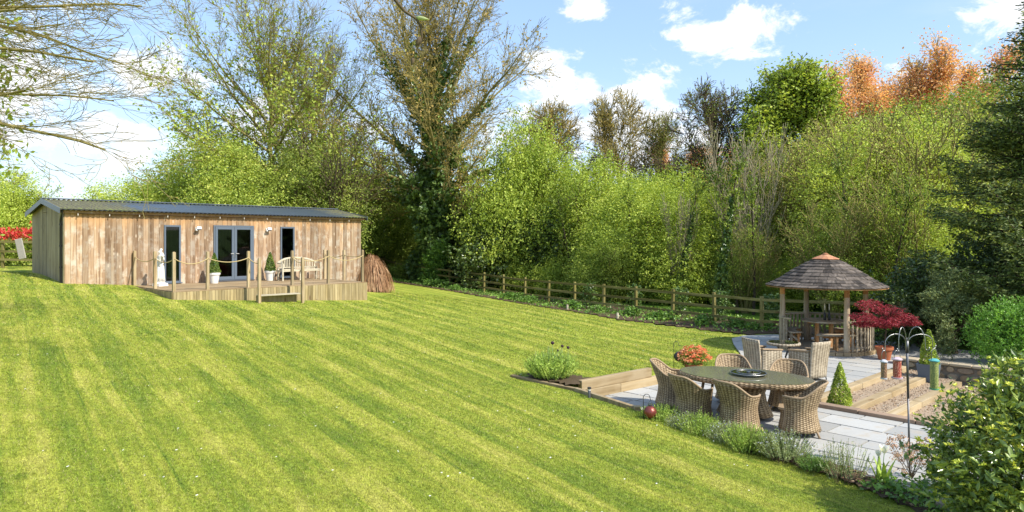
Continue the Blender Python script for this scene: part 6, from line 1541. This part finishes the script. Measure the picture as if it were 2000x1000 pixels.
for i, (px, py, r_, lb) in enumerate(((1079, 670, .036, 'largest of four near black tulip heads above the lavender, leftmost'), (1098, 676, .029, 'near black tulip head, second from the right above the lavender'), (1109.5, 679, .030, 'near black tulip head, rightmost above the lavender'), (1089.5, 684.5, .022, 'smallest near black tulip head, lowest of four above the lavender'))):
    d = 13.75; X_, Z_ = Wd(px, d), Zd(py, d); tu = thing('dark_tulip', lb, 'flower', (X_, d, .32), 0, 'dark tulips above the lavender')
    MB().tube([(-.02, 0, 0), (.0, .01, (Z_ - .32) * .5), (0, 0, Z_ - .32 - r_)], .004, 5).obj('stem', MT['reed'], tu, smooth=True)
    MB().lathe([(0, -r_), (r_ * .8, -r_ * .6), (r_, 0), (r_ * .8, r_ * .7), (r_ * .3, r_), (0, r_ * .8)], (0, 0, Z_ - .32), 10, .12).obj('bloom', MT['petal_dark'], tu, smooth=True)
# white tulips
for i, (px, py, pb, r_, lb) in enumerate(((1727, 879, 945, .046, 'open white tulip, the taller right one by the pole'), (1715.5, 886, 945, .034, 'closed white tulip, the lower left one by the pole'))):
    d = 8.75 + .05 * i; X_, Z_ = Wd(px, d), Zd(py, d); tu = thing('white_tulip', lb, 'flower', (X_, d, .03), 0, 'white tulips in the bed')
    MB().tube([(-.03, 0, 0), (-.01, .01, Z_ * .5), (0, 0, Z_ - r_ - .03)], .005, 6).obj('stem', MT['reed'], tu, smooth=True)
    for k_ in range(6):
        a = k_ * PI / 3; G = []
        for u_ in range(5):
            row = []
            for v_ in range(5):
                f = v_ / 4; w_ = (u_ / 4 - .5) * 1.25 * math.sin(PI * (.12 + .8 * f)); rd = r_ * (.25 + .85 * math.sin(PI * .5 * min(1, f * 1.25))) * (1 + .18 * max(0, f - .6) * (2 if not i else -3)); row.append((rd * math.cos(a + w_), rd * math.sin(a + w_), Z_ - .03 - r_ + f * r_ * 2.3))
            G.append(row)
        Gn = np.array(G); ii = np.arange(25).reshape(5, 5); q = np.stack([ii[:-1, :-1], ii[1:, :-1], ii[1:, 1:], ii[:-1, 1:]], -1).reshape(-1, 4)
        part('petal', np_mesh('petal', Gn.reshape(-1, 3), q), MT['petal_white'], tu)
    r = np.random.RandomState(i); 
    for k_ in range(3):
        a = 2.1 * k_ + i; c_ = np.array([math.cos(a), math.sin(a), 0]); s_ = np.array([-math.sin(a), math.cos(a), 0]); G = []
        for j in range(6):
            f = j / 5; m_ = c_ * (.02 + .13 * f ** 1.5) + np.array([0, 0, .30 * f]); wd_ = .030 * math.sin(PI * (.15 + .83 * f)); G.append([m_ - s_ * wd_, m_ - c_ * .008, m_ + s_ * wd_])
        Gn = np.array(G); ii = np.arange(18).reshape(6, 3); q = np.stack([ii[:-1, :-1], ii[1:, :-1], ii[1:, 1:], ii[:-1, 1:]], -1).reshape(-1, 4)
        part('leaf', np_mesh('leaf', Gn.reshape(-1, 3), q), MT['leaf_lavender'], tu)
# dead hydrangea
sg = []
for i in range(9): sg += grow(600 + i, [.48, .22], [4], [.6], [.08, .12], [.2, .2], [6, 3], .006, [.3], .7, .0025, lean=(.6 * math.cos(i), .6 * math.sin(i), 1))
ends = np.array([s[1] for s in sg if s[4] == 1][2::3]); r = np.random.RandomState(4)
Pn = (ends[:, None] + r.normal(size=(len(ends), 26, 3)) * .026).reshape(-1, 3)
x, y = Wp(1790, 938, 0)
tree('dry_hydrangea', 'brown dried flower heads on bare stems beside the foot of the pole', 'shrub', (x - .06, y, .02), wood_mesh('stems', sg, .01), leaf_mesh('dry_heads', leaves(Pn, .014, 4, .3, .8)), None, 0, 'bark', 'dry_flower', 'dry_heads')
# ivy carpet and rocks
r = np.random.RandomState(14); n = 5200; POLY = [(4.28, 8.55), (4.9, 8.9), (5.6, 8.6), (6.6, 7.9), (6.4, 6.2), (4.7, 6.6), (4.62, 7.8)]
x = 4.2 + 2.5 * r.rand(n); y = 6.2 + 2.8 * r.rand(n); k = pip(x, y, POLY); P = np.stack([x[k], y[k], .03 + .10 * r.rand(k.sum())], -1)
tag(part('ground_ivy', leaf_mesh('ground_ivy', leaves(P, .030, 15, 1.1, .75)), MT['leaf_ground']), kind='stuff')
for i, (px, py, s_, lb) in enumerate(((1843, 985, .12, 'pale angular rock in the ivy at the bottom edge, left one'), (1868, 992, .13, 'round pale rock in the ivy at the bottom edge, right one'))):
    x, y = Wp(px, py, .05); rk = MB().lathe([(.0, -.5), (.7, -.4), (1.0, 0), (.8, .45), (.35, .62), (0, .66)], k=9, lump=.12)
    rk.obj('rock', MT['coping_stone'], None, loc=(x, y, .05), rot=(.2, .1 * i, i * 1.3), bev=.03, scale=(s_, s_ * .8, s_ * .8)); tag(bpy.data.objects[-1] if False else COL.objects[-1], lb, 'rock', 'rocks in the ivy')
# big laurel like bush, bottom right: leaves of its own for the nearest shoots
lb_ = thing('laurel_bush', 'large glossy dark bush with yellow new shoots at the bottom right corner', 'shrub', (5.55, 7.25, 0))
LO = [(0, 0, .78, 1.0, .85, .80), (-.42, -.2, .58, .66, .58, .58), (.3, -.1, 1.25, .55, .5, .52), (.95, .1, 1.2, .7, .6, .6), (-.1, .1, 1.42, .32, .3, .42), (.1, -.3, .5, .8, .6, .5)]
P, A = lobe_pts(LO, 36000, 31, .72, 7, .13, .5, amp=.10)
part('foliage', leaf_mesh('foliage', leaves(P, .036, 32, .5, .40, A)), MT['leaf_laurel'], lb_)
r = np.random.RandomState(33); C = []
Pt, At = lobe_pts(LO, 4200, 34, .96, 2, .05, 1.2, amp=.10)
Pt = Pt[(Pt[:, 2] > .40)]; r.shuffle(Pt); Pt = Pt[:1900]
for p in Pt: C.append((p, np.array([.15 * r.normal(), .15 * r.normal(), 1.0])))
part('new_shoots', leaf_mesh('new_shoots', rosettes(C, 7, .055, .012, 35)), MT['leaf_laurel_new'], lb_)
sg = []
for i in range(9): sg += grow(700 + i, [1.3, .6], [5], [.6], [.06, .1], [.1, .2], [7, 4], .02, [.3], .6, .006, lean=(.7 * math.cos(i * 1.3) + .1, .6 * math.sin(i * 1.3), 1))
part('trunk', wood_mesh('trunk', sg, .02), MT['bark'], lb_)
lm = MB(); lm.add([(0, -.042, 0), (.016, -.012, .006), (.017, .012, .007), (0, .045, 0), (-.017, .012, .007), (-.016, -.012, .006), (0, 0, -.001)], ((0, 1, 6), (1, 2, 6), (2, 3, 6), (3, 4, 6), (4, 5, 6), (5, 0, 6)))
lmm = lm.mesh('leaf', True)
fr_ = P[(P[:, 1] < .2) & (P[:, 0] < .9)]; c0 = np.array([-5.55, -7.25, 3.1]); dist = np.linalg.norm(fr_ - c0, axis=1) + .3 * r.rand(len(fr_)); idx = np.argsort(dist)[:1200]; idx = idx[:: 4]
for j, q_ in enumerate(idx):
    p = fr_[q_]; part('leaf', lmm, MT['leaf_laurel'], lb_, tuple(p + nrm(c0 - p) * .05), (r.normal() * .6 - .5, r.normal() * .5, r.rand() * 6.28), 1.0 + .35 * r.rand())
P, A = lobe_pts([(0, 0, .12, .5, .3, .12), (.7, -.1, .15, .5, .3, .15)], 1300, 41, .3, 4, .08)
tree('ivy_plant', 'large pale veined ivy leaves creeping under the big bush at the bottom edge', 'plant', (5.15, 6.65, .02), None, leaf_mesh('leaves', leaves(P, .045, 42, .8, .85)), None, 0, 'bark', 'leaf_ivy', 'leaves')
